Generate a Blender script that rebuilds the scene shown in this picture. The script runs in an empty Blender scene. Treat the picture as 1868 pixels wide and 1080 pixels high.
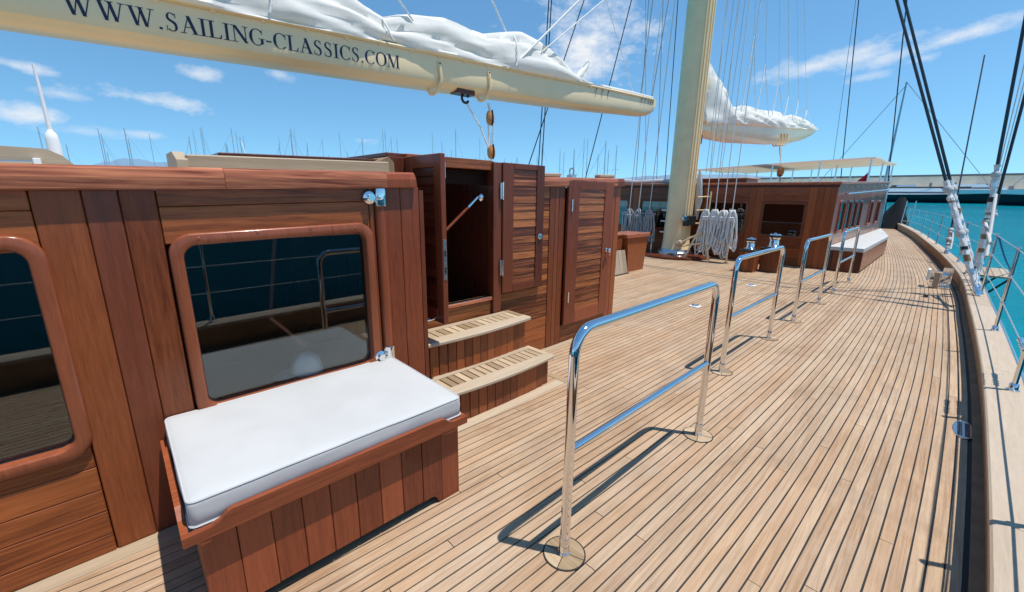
import bpy, math, random
from mathutils import Vector, Matrix, noise
R = math.radians
random.seed(7)
sc = bpy.context.scene
col = sc.collection
# ------------------------------------------------------------------ camera
# ship frame: x outboard (towards the sea), y aft, z up, deck at z = 0
F_PX, PIT, ROL, AZ = 757.0, R(13.72), R(0.748), R(43.6)
Uv = Vector((math.cos(AZ), math.sin(AZ), 0)); Vv = Vector((math.sin(AZ), -math.cos(AZ), 0))
def to_ship(v):
    v = Vector(v); return Vector((v.dot(Vv), v.dot(Uv), v.z))
fw = to_ship((0, math.cos(PIT), -math.sin(PIT))); rt = to_ship((1, 0, 0)); up = to_ship((0, math.sin(PIT), math.cos(PIT)))
r2 = rt*math.cos(ROL) + up*math.sin(ROL); u2 = up*math.cos(ROL) - rt*math.sin(ROL)
cd = bpy.data.cameras.new('camera'); cam = bpy.data.objects.new('camera', cd); col.objects.link(cam)
cd.sensor_width = 36; cd.lens = 36*F_PX/1868; cd.clip_start = .02; cd.clip_end = 40000
Mx = Matrix((r2, u2, -fw)).transposed().to_4x4(); Mx.translation = Vector((0, 0, 1.6))
cam.matrix_world = Mx
sc.camera = cam
# ------------------------------------------------------------------ sky and sun
TO_SUN = Vector((.27, .165, 1.05)).normalized()
SUN_EL = math.asin(TO_SUN.z); SUN_AZ = math.atan2(TO_SUN.x, TO_SUN.y)
SEA0, SEAK = -2.4, .025           # the deck runs down aft, so the sea rises aft in the ship frame
w = bpy.data.worlds.new('World'); sc.world = w; w.use_nodes = True
nt = w.node_tree; nt.nodes.clear()
def N(t, **k):
    n = nt.nodes.new(t)
    for a, b in k.items():
        if hasattr(n, a): setattr(n, a, b)
    return n
def math_(op, a, b=None, c=None, tree=None):
    n = nt.nodes.new('ShaderNodeMath'); n.operation = op
    for i, v in enumerate((a, b, c)):
        if v is None: continue
        if isinstance(v, (int, float)): n.inputs[i].default_value = v
        else: nt.links.new(v, n.inputs[i])
    return n.outputs[0]
tc = N('ShaderNodeTexCoord')
mp = N('ShaderNodeMapping'); mp.vector_type = 'POINT'; mp.inputs['Rotation'].default_value = (-math.atan(SEAK), 0, 0)
nt.links.new(tc.outputs['Generated'], mp.inputs[0])
sky = N('ShaderNodeTexSky'); sky.sky_type = 'NISHITA'; sky.sun_disc = False
sky.sun_elevation = SUN_EL; sky.sun_rotation = SUN_AZ; sky.air_density = 1.0; sky.dust_density = .0; sky.ozone_density = 3.0; sky.altitude = 0
lift = N('ShaderNodeVectorMath'); lift.operation = 'ADD'; lift.inputs[1].default_value = (0, 0, .115); nt.links.new(mp.outputs[0], lift.inputs[0])
nrm = N('ShaderNodeVectorMath'); nrm.operation = 'NORMALIZE'; nt.links.new(lift.outputs[0], nrm.inputs[0]); nt.links.new(nrm.outputs[0], sky.inputs[0])
def pix_dir(x, y): return (fw + r2*((x-934)/F_PX) - u2*((y-540)/F_PX)).normalized()
# fair-weather clouds, given as (direction, half width, half height, tilt, softness) round the whole sky
CL = []
for (x, y, a, b, tl, k) in [(1075, 75, 150, 98, 0, 1.0), (1010, 120, 100, 40, 0, .9), (1000, -15, 90, 34, 0, .9), (1490, 118, 150, 24, -.16, .75), (1730, 72, 190, 18, -.19, .7), (1570, 143, 50, 10, -.1, .5), (1690, 106, 40, 11, -.1, .55),
    (268, 180, 130, 20, .05, .8), (366, 136, 42, 15, .05, .7), (25, 118, 70, 14, .08, .75), (35, 208, 100, 24, .05, .8), (265, 246, 48, 10, .05, .55), (115, 172, 60, 13, .05, .5), (515, 138, 34, 11, .05, .55), (668, 258, 44, 12, 0, .55), (150, 240, 90, 16, 0, .45)]:
    d = pix_dir(x, y); h = Vector((0, 0, 1)).cross(d).normalized()*-1; v = h.cross(d)*-1
    if v.z < 0: v = -v
    k2 = F_PX*(1/ d.dot(fw))
    CL.append((d, h*math.cos(tl)-v*math.sin(tl), v*math.cos(tl)+h*math.sin(tl), a/k2, b/k2, k))
rc = random.Random(3)
for i in range(7):
    az = R(40) + R(230)*i/7 + rc.uniform(-.1, .1); el = rc.uniform(.06, .6)
    d = Vector((math.sin(az)*math.cos(el), math.cos(az)*math.cos(el), math.sin(el)))
    h = Vector((0, 0, 1)).cross(d).normalized(); v = d.cross(h)
    CL.append((d, h, v, rc.uniform(.08, .2), rc.uniform(.02, .08), rc.uniform(.5, 1)))
nz = N('ShaderNodeTexNoise'); nz.inputs['Scale'].default_value = 11; nz.inputs['Detail'].default_value = 8; nz.inputs['Roughness'].default_value = .66
mpc = N('ShaderNodeMapping'); mpc.inputs['Scale'].default_value = (1, 1, 1.9)
nt.links.new(tc.outputs['Generated'], mpc.inputs[0]); nt.links.new(mpc.outputs[0], nz.inputs['Vector'])
nzv = math_('MULTIPLY_ADD', nz.outputs[0], 3.4, -1.72)
def vdot(vec):
    n = N('ShaderNodeVectorMath'); n.operation = 'DOT_PRODUCT'; nt.links.new(tc.outputs['Generated'], n.inputs[0]); n.inputs[1].default_value = vec; return n.outputs['Value']
tot = None
for (d, h, v, a, b, k) in CL:
    uu = math_('DIVIDE', vdot(h), a); vv = math_('DIVIDE', vdot(v), b)
    rr = math_('SQRT', math_('ADD', math_('MULTIPLY', uu, uu), math_('MULTIPLY', vv, vv)))
    m = math_('ADD', math_('SUBTRACT', .75, rr), nzv)
    m = math_('MULTIPLY', m, math_('GREATER_THAN', vdot(d), .5))
    m = math_('MULTIPLY', math_('SMOOTH_MIN', math_('MAXIMUM', math_('MULTIPLY', m, .95), 0), 1, .3), k)
    tot = m if tot is None else math_('MAXIMUM', tot, m)
tot = math_('MINIMUM', tot, 1)
bg = N('ShaderNodeBackground'); bg.inputs['Strength'].default_value = .12
hs = N('ShaderNodeMix', data_type='RGBA', blend_type='MULTIPLY'); hs.inputs[0].default_value = 1; hs.inputs[7].default_value = (.88, 1.27, 1.31, 1)
nt.links.new(sky.outputs[0], hs.inputs[6]); nt.links.new(hs.outputs[2], bg.inputs['Color'])
bg2 = N('ShaderNodeBackground'); bg2.inputs['Color'].default_value = (.95, .97, 1, 1); bg2.inputs['Strength'].default_value = .88
mxs = N('ShaderNodeMixShader'); out = N('ShaderNodeOutputWorld')
nt.links.new(tot, mxs.inputs[0]); nt.links.new(bg.outputs[0], mxs.inputs[1]); nt.links.new(bg2.outputs[0], mxs.inputs[2]); nt.links.new(mxs.outputs[0], out.inputs[0])
sl = bpy.data.lights.new('sun', 'SUN'); sl.energy = 4.7; sl.angle = R(.53); sl.color = (1, .96, .9)
so = bpy.data.objects.new('sun', sl); col.objects.link(so); so.rotation_euler = TO_SUN.to_track_quat('Z', 'Y').to_euler()
so.location = (0, 0, 40)
sc.view_settings.view_transform = 'Standard'; sc.view_settings.look = 'None'; sc.view_settings.exposure = 0.12; sc.view_settings.gamma = 1
sc.render.engine = 'CYCLES'; sc.cycles.max_bounces = 8; sc.cycles.glossy_bounces = 5; sc.cycles.transparent_max_bounces = 12
sc.cycles.caustics_reflective = False; sc.cycles.caustics_refractive = False; sc.cycles.use_denoising = True
# ------------------------------------------------------------------ materials
class MT:
    def __init__(s, name):
        s.m = bpy.data.materials.new(name); s.m.use_nodes = True; s.t = s.m.node_tree; s.b = s.t.nodes['Principled BSDF']
    def n(s, t, **k):
        x = s.t.nodes.new(t)
        for a, b in k.items(): setattr(x, a, b)
        return x
    def l(s, a, b): s.t.links.new(a, b)
    def math(s, op, a, b=None):
        n = s.n('ShaderNodeMath', operation=op)
        for i, v in enumerate((a, b)):
            if v is None: continue
            if isinstance(v, (int, float)): n.inputs[i].default_value = v
            else: s.l(v, n.inputs[i])
        return n.outputs[0]
    def set(s, **k):
        for a, v in k.items(): s.b.inputs[a.replace('_', ' ')].default_value = v
        return s
def wood(name, dark, light, axis, stretch=18, fine=1.0, rough=.35, coat=0., vary=.35, streak=.5, bump=.15, worn=0., hue=0.):
    t = MT(name); t.set(Roughness=rough)
    t.b.inputs['Coat Weight'].default_value = coat; t.b.inputs['Coat Roughness'].default_value = .12
    t.b.inputs['Specular IOR Level'].default_value = .25
    tc = t.n('ShaderNodeTexCoord'); ge = t.n('ShaderNodeNewGeometry')
    mp = t.n('ShaderNodeMapping'); s = [stretch*fine]*3; s['xyz'.index(axis)] = 1.1*fine; mp.inputs['Scale'].default_value = s
    off = t.n('ShaderNodeCombineXYZ'); oi = t.n('ShaderNodeObjectInfo'); rnd = t.math('FRACT', t.math('ADD', t.math('MULTIPLY', ge.outputs['Random Per Island'], 5.3), t.math('MULTIPLY', oi.outputs['Random'], 9.7)))
    for i in range(3): t.l(t.math('MULTIPLY', rnd, (37., 61., 83.)[i]), off.inputs[i])
    t.l(tc.outputs['Object'], mp.inputs[0]); t.l(off.outputs[0], mp.inputs['Location'])
    n1 = t.n('ShaderNodeTexNoise'); n1.inputs['Scale'].default_value = 2.0; n1.inputs['Detail'].default_value = 5; n1.inputs['Distortion'].default_value = .6
    n2 = t.n('ShaderNodeTexNoise'); n2.inputs['Scale'].default_value = 9; n2.inputs['Detail'].default_value = 4
    t.l(mp.outputs[0], n1.inputs['Vector']); t.l(mp.outputs[0], n2.inputs['Vector'])
    f = t.math('ADD', t.math('MULTIPLY', n1.outputs[0], 1.5*streak+.2), t.math('MULTIPLY', n2.outputs[0], .5))
    f = t.math('ADD', f, t.math('MULTIPLY', t.math('SUBTRACT', rnd, .5), vary*1.6))
    f = t.math('SUBTRACT', f, (1.5*streak+.2)*.5+.25-.5)
    rp = t.n('ShaderNodeValToRGB'); rp.color_ramp.elements[0].color = (*dark, 1); rp.color_ramp.elements[1].color = (*light, 1)
    rp.color_ramp.elements[0].position = .18; rp.color_ramp.elements[1].position = .85
    t.l(f, rp.inputs[0]); c = rp.outputs[0]
    if worn:
        n3 = t.n('ShaderNodeTexNoise'); n3.inputs['Scale'].default_value = 1.7; n3.inputs['Detail'].default_value = 7; n3.inputs['Roughness'].default_value = .7
        t.l(tc.outputs['Object'], n3.inputs['Vector'])
        r3 = t.n('ShaderNodeValToRGB'); r3.color_ramp.elements[0].position = .42; r3.color_ramp.elements[1].position = .7
        t.l(n3.outputs[0], r3.inputs[0])
        mx = t.n('ShaderNodeMix', data_type='RGBA', blend_type='MIX'); t.l(t.math('MULTIPLY', r3.outputs[0], worn), mx.inputs[0]); t.l(c, mx.inputs[6]); mx.inputs[7].default_value = (.46, .37, .29, 1)
        c = mx.outputs[2]
    if hue:
        n4 = t.n('ShaderNodeTexNoise'); n4.inputs['Scale'].default_value = .9; n4.inputs['Detail'].default_value = 8; n4.inputs['Roughness'].default_value = .65; n4.inputs['Distortion'].default_value = 1.2; t.l(tc.outputs['Object'], n4.inputs['Vector'])
        r4 = t.n('ShaderNodeValToRGB'); r4.color_ramp.elements[0].position = .34; r4.color_ramp.elements[0].color = (.80, .78, .76, 1); r4.color_ramp.elements[1].position = .56; t.l(n4.outputs[0], r4.inputs[0])
        mx = t.n('ShaderNodeMix', data_type='RGBA', blend_type='MULTIPLY'); mx.inputs[0].default_value = 1; t.l(c, mx.inputs[6]); t.l(r4.outputs[0], mx.inputs[7]); c = mx.outputs[2]
        h1 = t.math('FRACT', t.math('MULTIPLY', rnd, 7.31)); h2 = t.math('FRACT', t.math('MULTIPLY', rnd, 13.7))
        for hv, cc, amt in ((h1, (.44, .225, .10, 1), hue), (h2, (.53, .41, .28, 1), hue*1.1)):
            mx = t.n('ShaderNodeMix', data_type='RGBA', blend_type='MIX'); t.l(t.math('MULTIPLY', t.math('POWER', hv, 2.5), amt), mx.inputs[0]); t.l(c, mx.inputs[6]); mx.inputs[7].default_value = cc
            c = mx.outputs[2]
    t.l(c, t.b.inputs['Base Color'])
    if bump:
        bp = t.n('ShaderNodeBump'); bp.inputs['Strength'].default_value = bump; bp.inputs['Distance'].default_value = .002; t.l(n2.outputs[0], bp.inputs['Height']); t.l(bp.outputs[0], t.b.inputs['Normal'])
    rv = t.math('ADD', t.math('MULTIPLY', n1.outputs[0], .18), rough-.09); t.l(rv, t.b.inputs['Roughness'])
    return t.m
def plain(name, c, rough=.5, metal=0., spec=.5, noise_=0., nscale=8, bump=0., coat=0., c2=None):
    t = MT(name); t.set(Base_Color=(*c, 1), Roughness=rough, Metallic=metal); t.b.inputs['Specular IOR Level'].default_value = spec; t.b.inputs['Coat Weight'].default_value = coat
    if noise_ or bump or c2:
        tc = t.n('ShaderNodeTexCoord'); n = t.n('ShaderNodeTexNoise'); n.inputs['Scale'].default_value = nscale; n.inputs['Detail'].default_value = 6
        t.l(tc.outputs['Object'], n.inputs['Vector'])
        if noise_ or c2:
            rp = t.n('ShaderNodeValToRGB'); k = 1-noise_
            rp.color_ramp.elements[0].color = (*(c2 or (c[0]*k, c[1]*k, c[2]*k)), 1); rp.color_ramp.elements[1].color = (*c, 1); rp.color_ramp.elements[0].position = .35; rp.color_ramp.elements[1].position = .62
            t.l(n.outputs[0], rp.inputs[0]); t.l(rp.outputs[0], t.b.inputs['Base Color'])
        if bump:
            bp = t.n('ShaderNodeBump'); bp.inputs['Strength'].default_value = bump; bp.inputs['Distance'].default_value = .01; t.l(n.outputs[0], bp.inputs['Height']); t.l(bp.outputs[0], t.b.inputs['Normal'])
    return t.m
def glass(name, tint, refl):
    t = MT(name); t.t.nodes.remove(t.b); o = t.t.nodes['Material Output']
    tr = t.n('ShaderNodeBsdfTransparent'); tr.inputs[0].default_value = (*tint, 1)
    gl = t.n('ShaderNodeBsdfGlossy'); gl.inputs['Roughness'].default_value = .012; gl.inputs['Color'].default_value = (.96, 1, 1, 1)
    fr = t.n('ShaderNodeFresnel'); fr.inputs['IOR'].default_value = refl
    mx = t.n('ShaderNodeMixShader'); t.l(fr.outputs[0], mx.inputs[0]); t.l(tr.outputs[0], mx.inputs[1]); t.l(gl.outputs[0], mx.inputs[2]); t.l(mx.outputs[0], o.inputs[0])
    return t.m
M = {}
M['teak'] = wood('weathered_teak_deck', (.29, .168, .090), (.56, .405, .265), 'y', 30, 1.3, .62, 0, .15, .5, .45, .35, .26)
M['teak_far'] = wood('evenly_weathered_teak', (.31, .20, .118), (.52, .39, .265), 'y', 30, 1.3, .62, 0, .10, .55, .4, .30, .18)
M['teak_x'] = wood('weathered_teak_cross', (.27, .18, .10), (.52, .39, .25), 'x', 24, 1, .6, 0, .5, .4, .3, .1)
M['teak_pale'] = wood('pale_teak', (.34, .255, .165), (.50, .40, .285), 'y', 20, 1, .55, 0, .3, .35, .25, .1)
M['cap'] = wood('cap_rail_teak', (.36, .27, .185), (.52, .42, .315), 'y', 16, 1.3, .62, 0, .3, .35, .3, .5)
M['mah_z'] = wood('mahogany_upright', (.125, .029, .010), (.38, .104, .032), 'z', 20, 1.4, .3, 0.18, 0.3, 0.22, .08)
M['mah_y'] = wood('mahogany_lengthwise', (.115, .027, .009), (.43, .125, .036), 'y', 22, 1.2, .3, 0.18, 0.28, 0.6, .08)
M['mah_x'] = wood('mahogany_athwart', (.09, .022, .009), (.30, .082, .028), 'x', 20, 1.2, .3, 0.18, 0.25, 0.5, .08)
M['mah_red'] = wood('reddish_mahogany', (.18, .044, .022), (.58, .205, .095), 'y', 26, 1.1, .3, 0.2, 0.08, 0.95, .08)
M['mah_rim'] = wood('bench_rim_mahogany', (.17, .040, .017), (.36, .10, .039), 'y', 22, 1.3, .3, 0.2, 0.2, 0.45, .08)
M['mah_redz'] = wood('reddish_mahogany_upright', (.125, .028, .013), (.34, .086, .034), 'z', 18, 1.4, .3, 0.2, 0.28, 0.25, .08)
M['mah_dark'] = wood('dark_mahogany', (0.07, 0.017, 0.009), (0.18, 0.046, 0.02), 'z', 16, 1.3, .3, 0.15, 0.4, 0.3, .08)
M['mah_slat'] = wood('striped_mahogany', (.10, .023, .009), (.46, .15, .044), 'y', 40, 1.0, .3, 0.15, 0.42, 1.0, .08)
M['mah_plum'] = wood('plum_dark_mahogany', (0.075, 0.02, 0.01), (0.22, 0.058, 0.026), 'z', 16, 1.3, .3, 0.25, 0.3, 0.3, .08)
M['mah_frame'] = wood('window_frame_mahogany', (0.15, 0.038, 0.017), (0.33, 0.092, 0.038), 'z', 16, 1.3, .3, 0.3, 0.2, 0.3, .08)
M['mah_matte'] = plain('dark_oiled_wood', (.32, .185, .10), .75, noise_=.3, nscale=6)
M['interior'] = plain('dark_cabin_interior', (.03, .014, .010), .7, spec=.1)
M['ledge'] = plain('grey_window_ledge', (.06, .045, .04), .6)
M['caulk'] = plain('black_deck_caulk', (.010, .010, .010), .6)
M['black'] = plain('black_rubber', (.012, .012, .014), .45)
M['blackcloth'] = plain('black_canvas', (.010, .010, .012), .8, bump=.4, nscale=12)
M['chrome'] = plain('polished_steel', (.78, .79, .80), .055, 1.0)
M['steel'] = plain('brushed_steel', (.62, .62, .62), .22, 1.0)
M['white'] = plain('white_canvas', (.50, .50, .49), .75, noise_=.07, nscale=4, bump=.35)
M['whitepaint'] = plain('white_gloss_paint', (.80, .80, .80), .3)
M['cream'] = plain('cream_spar_paint', (.92, .70, .40), .32, coat=.25, noise_=.05, nscale=2)
M['creamdull'] = plain('dull_cream_spar_paint', (.90, .69, .39), .38, coat=.15, noise_=.10, nscale=3)
M['capcloth'] = plain('bright_white_cotton', (.93, .93, .95), .85, bump=.5, nscale=14)
M['taped'] = plain('white_tape_and_leather', (.74, .74, .73), .6, c2=(.55, .55, .54), nscale=22, bump=.4)
M['navy'] = plain('navy_lettering', (.012, .014, .05), .5)
M['rope'] = plain('white_rope', (.84, .82, .78), .8, noise_=.25, nscale=60, bump=.5)
M['ropegrey'] = plain('grey_rope', (.42, .43, .44), .8, noise_=.3, nscale=60, bump=.5)
M['wire'] = plain('dark_stay_wire', (.02, .035, .045), .35, .3)
M['wiregrey'] = plain('steel_stay_wire', (.30, .34, .37), .4, .2)
M['block'] = wood('varnished_block', (.30, .13, .04), (.55, .28, .10), 'z', 12, 3, .3, .4, .3, .5, .05)
M['glass'] = glass('tinted_window_glass', (.93, .96, .96), 1.66)
M['hull'] = plain('white_hull_paint', (.75, .75, .76), .25)
M['navyhull'] = plain('navy_hull_paint', (.006, .018, .026), .35, spec=.25)
M['tealhull'] = plain('teal_hull_paint', (.09, .23, .27), .4, spec=.25)
M['gold'] = plain('brass', (.7, .5, .2), .3, 1)
M['stone'] = plain('breakwater_stone', (.92, .78, .62), .9, noise_=.2, nscale=.25)
M['stonedark'] = plain('breakwater_dark_openings', (.20, .20, .21), .9)
M['hill'] = plain('haze_tinted_hills', (.20, .30, .40), .95, noise_=.15, nscale=.001)  # blue haze of distance is put into the base colour, no air volume
M['red'] = plain('red_flag', (.5, .01, .02), .7)
M['blue'] = plain('blue_rope', (.02, .10, .30), .7)
M['mastgrey'] = plain('far_mast_grey', (.40, .45, .50), .5, 0.)
M['darkshade'] = plain('dark_boat_cover', (.02, .025, .04), .7)
def canvas(name, c, trans, bump, nscale):
    t = MT(name); t.set(Base_Color=(*c, 1), Roughness=.75); o = t.t.nodes['Material Output']
    tc_ = t.n('ShaderNodeTexCoord'); n_ = t.n('ShaderNodeTexNoise'); n_.inputs['Scale'].default_value = nscale; n_.inputs['Detail'].default_value = 6; t.l(tc_.outputs['Object'], n_.inputs['Vector'])
    b2_ = t.n('ShaderNodeBump'); b2_.inputs['Strength'].default_value = bump; b2_.inputs['Distance'].default_value = .02; t.l(n_.outputs[0], b2_.inputs['Height']); t.l(b2_.outputs[0], t.b.inputs['Normal'])
    tr = t.n('ShaderNodeBsdfTranslucent'); tr.inputs[0].default_value = (c[0], c[1]*.95, c[2]*.85, 1)
    mx = t.n('ShaderNodeMixShader'); mx.inputs[0].default_value = trans; t.l(t.b.outputs[0], mx.inputs[1]); t.l(tr.outputs[0], mx.inputs[2]); t.l(mx.outputs[0], o.inputs[0])
    return t.m
M['sail'] = canvas('white_sailcloth', (.88, .87, .83), .32, .35, 7)
M['awning'] = canvas('white_awning_canvas', (.85, .84, .80), .5, .1, 3)
t = MT('sea_water'); t.set(Base_Color=(.0, .135, .175, 1), Roughness=.09); t.b.inputs['Specular IOR Level'].default_value = .06; t.b.inputs['IOR'].default_value = 1.33
tcn = t.n('ShaderNodeTexCoord'); mpn = t.n('ShaderNodeMapping'); mpn.inputs['Scale'].default_value = (.55, 1.2, 1); mpn.inputs['Rotation'].default_value = (0, 0, .5)
a = t.n('ShaderNodeTexNoise'); a.inputs['Scale'].default_value = 1.1; a.inputs['Detail'].default_value = 7; a.inputs['Roughness'].default_value = .6
t.l(tcn.outputs['Object'], mpn.inputs[0]); t.l(mpn.outputs[0], a.inputs['Vector'])
bp = t.n('ShaderNodeBump'); bp.inputs['Strength'].default_value = .8; bp.inputs['Distance'].default_value = .4; t.l(a.outputs[0], bp.inputs['Height']); t.l(bp.outputs[0], t.b.inputs['Normal'])
b_ = t.n('ShaderNodeTexNoise'); b_.inputs['Scale'].default_value = .05; b_.inputs['Detail'].default_value = 4; t.l(tcn.outputs['Object'], b_.inputs['Vector'])
rp = t.n('ShaderNodeValToRGB'); rp.color_ramp.elements[0].color = (0, .155, .215, 1); rp.color_ramp.elements[1].color = (0, .25, .315, 1); rp.color_ramp.elements[0].position = .3; rp.color_ramp.elements[1].position = .7
t.l(b_.outputs[0], rp.inputs[0]); t.l(rp.outputs[0], t.b.inputs['Base Color'])
M['sea'] = t.m
# ------------------------------------------------------------------ mesh helpers
class MB:
    def __init__(s): s.v = []; s.f = []
    def add(s, vs, fs):
        o = len(s.v); s.v += [tuple(p) for p in vs]; s.f += [tuple(i+o for i in f) for f in fs]; return s
    def box(s, x0, x1, y0, y1, z0, z1, c=.002):
        x0, x1 = min(x0, x1), max(x0, x1); y0, y1 = min(y0, y1), max(y0, y1); z0, z1 = min(z0, z1), max(z0, z1)
        c = min(c, (x1-x0)*.45, (y1-y0)*.45, (z1-z0)*.45)
        if c <= 0:
            return s.add([(x, y, z) for x in (x0, x1) for y in (y0, y1) for z in (z0, z1)], [(0, 1, 3, 2), (4, 6, 7, 5), (0, 4, 5, 1), (2, 3, 7, 6), (0, 2, 6, 4), (1, 5, 7, 3)])
        vs = []; L = ((x0, x1), (y0, y1), (z0, z1)); idx = {}
        for i in (0, 1):
            for j in (0, 1):
                for k in (0, 1):
                    b = (i, j, k)
                    for ax in range(3):
                        p = [L[q][b[q]] if q == ax else L[q][b[q]] + (c if b[q] == 0 else -c) for q in range(3)]
                        idx[(b, ax)] = len(vs); vs.append(p)
        fs = []
        for ax in range(3):
            o1, o2 = (ax+1) % 3, (ax+2) % 3
            for sd in (0, 1):
                q = []
                for (a, b) in ((0, 0), (1, 0), (1, 1), (0, 1)):
                    t = [0, 0, 0]; t[ax] = sd; t[o1] = a; t[o2] = b; q.append(idx[(tuple(t), ax)])
                fs.append(q if sd else q[::-1])
            for a in (0, 1):
                for b in (0, 1):
                    t0 = [0, 0, 0]; t0[o1] = a; t0[o2] = b; t1 = list(t0); t1[ax] = 1; t0, t1 = tuple(t0), tuple(t1)
                    q = [idx[(t0, o1)], idx[(t1, o1)], idx[(t1, o2)], idx[(t0, o2)]]
                    fs.append(q if a == b else q[::-1])
        for b in [(i, j, k) for i in (0, 1) for j in (0, 1) for k in (0, 1)]:
            q = [idx[(b, 0)], idx[(b, 1)], idx[(b, 2)]]; fs.append(q if sum(b) % 2 else q[::-1])
        return s.add(vs, fs)
    def loops(s, Ls, closed=True, cap0=False, cap1=False):
        n = len(Ls[0]); vs = [p for L in Ls for p in L]; fs = []
        for i in range(len(Ls)-1):
            for j in range(n if closed else n-1):
                a = i*n+j; b = i*n+(j+1) % n; fs.append((a, b, b+n, a+n))
        if cap0: fs.append(tuple(range(n))[::-1])
        if cap1: fs.append(tuple(range((len(Ls)-1)*n, len(Ls)*n)))
        return s.add(vs, fs)
    def tube(s, pts, r, n=10, cap=True, closed=False):
        P = [Vector(p) for p in pts]; Ls = []; m = len(P); prev = None
        for i, p in enumerate(P):
            if closed: d = P[(i+1) % m]-P[i-1]
            else: d = P[min(i+1, m-1)]-P[max(i-1, 0)]
            if d.length < 1e-9: d = Vector((0, 0, 1))
            d.normalize()
            if prev is None: a = d.orthogonal().normalized()
            else:
                a = prev - d*prev.dot(d)
                a = a.normalized() if a.length > 1e-6 else d.orthogonal().normalized()
            prev = a; b = d.cross(a); rr = r[i] if isinstance(r, (list, tuple)) else r
            Ls.append([p + (a*math.cos(2*math.pi*k/n) + b*math.sin(2*math.pi*k/n))*rr for k in range(n)])
        if closed: Ls.append(Ls[0]); return s.loops(Ls)
        return s.loops(Ls, True, cap, cap)
    def lathe(s, prof, o, axis=(0, 0, 1), n=20):
        ax = Vector(axis).normalized(); a = ax.orthogonal().normalized(); b = ax.cross(a); o = Vector(o)
        return s.loops([[o + ax*h + (a*math.cos(2*math.pi*k/n) + b*math.sin(2*math.pi*k/n))*max(r, 1e-4) for k in range(n)] for r, h in prof], True, True, True)
    def prism(s, poly, off):
        off = Vector(off); A = [Vector(p) for p in poly]; return s.loops([A, [p+off for p in A]], True, True, True)
    def warp(s, fn): s.v = [tuple(fn(Vector(p))) for p in s.v]; return s
    def build(s, name, mat, parent=None, smooth=False, kind=None, label=None, ang=None):
        me = bpy.data.meshes.new(name); me.from_pydata(s.v, [], s.f); me.update()
        import bmesh
        bm = bmesh.new(); bm.from_mesh(me); bmesh.ops.recalc_face_normals(bm, faces=bm.faces); bm.to_mesh(me); bm.free()
        me.materials.append(M[mat] if isinstance(mat, str) else mat)
        if smooth:
            me.polygons.foreach_set('use_smooth', [True]*len(me.polygons))
            me.set_sharp_from_angle(angle=R(ang or 40))
        o = bpy.data.objects.new(name, me); col.objects.link(o)
        if parent:
            o.parent = parent
            if parent.type == 'EMPTY': o.matrix_parent_inverse = Matrix.Translation(-parent.location)
        if kind: o['kind'] = kind
        if label: o['label'] = label
        return o
def tag(o, label, cat, group=None):
    o['label'] = label; o['category'] = cat
    if group: o['group'] = group
    return o
def thing(name, label, cat, loc, group=None):
    o = bpy.data.objects.new(name, None); col.objects.link(o); o.location = loc; o.empty_display_size = .1
    return tag(o, label, cat, group)
def B(name, mat, parent, x0, x1, y0, y1, z0, z1, c=.002, slope=False, **k):
    m = MB().box(x0, x1, y0, y1, z0, z1, c)
    if slope: m.warp(T)
    return m.build(name, mat, parent, **k)
def T(p): return Vector((p.x, p.y, p.z + .025*p.y))
def arc(c, r, a0, a1, n, plane):
    out_ = []
    for i in range(n+1):
        a = a0+(a1-a0)*i/n; u, v = r*math.cos(a), r*math.sin(a)
        out_.append(Vector(c)+plane[0]*u+plane[1]*v)
    return out_
def bez(p0, p1, p2, n=12):
    p0, p1, p2 = Vector(p0), Vector(p1), Vector(p2)
    return [p0*(1-t)**2 + p1*2*t*(1-t) + p2*t*t for t in [i/n for i in range(n+1)]]
X_, Y_, Z_ = Vector((1, 0, 0)), Vector((0, 1, 0)), Vector((0, 0, 1))
# hull edge (inner side of the bulwark) along the ship
EK = [(-8, -.75), (-5, -.22), (-3, .02), (0, .205), (1, .255), (2.36, .303), (3.8, .330), (5, .338), (6, .329), (7.1, .313), (8.4, .284), (10, .25), (12, .139), (15.7, -.192), (19.5, -.60), (25, -1.25), (33, -2.47), (36, -3.1)]
def edge(y):
    for i in range(len(EK)-1):
        if y <= EK[i+1][0] or i == len(EK)-2:
            (y0, a), (y1, b) = EK[i], EK[i+1]; t = (y-y0)/(y1-y0)
            ya, pa = EK[max(i-1, 0)]; yb, pb = EK[min(i+2, len(EK)-1)]
            m0 = (b-pa)/(y1-ya)*(y1-y0); m1 = (pb-a)/(yb-y0)*(y1-y0)
            return (2*t**3-3*t*t+1)*a + (t**3-2*t*t+t)*m0 + (-2*t**3+3*t*t)*b + (t**3-t*t)*m1
def frange(a, b, st):
    n = max(1, int(math.ceil((b-a)/st))); return [a+(b-a)*i/n for i in range(n+1)]
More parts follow.
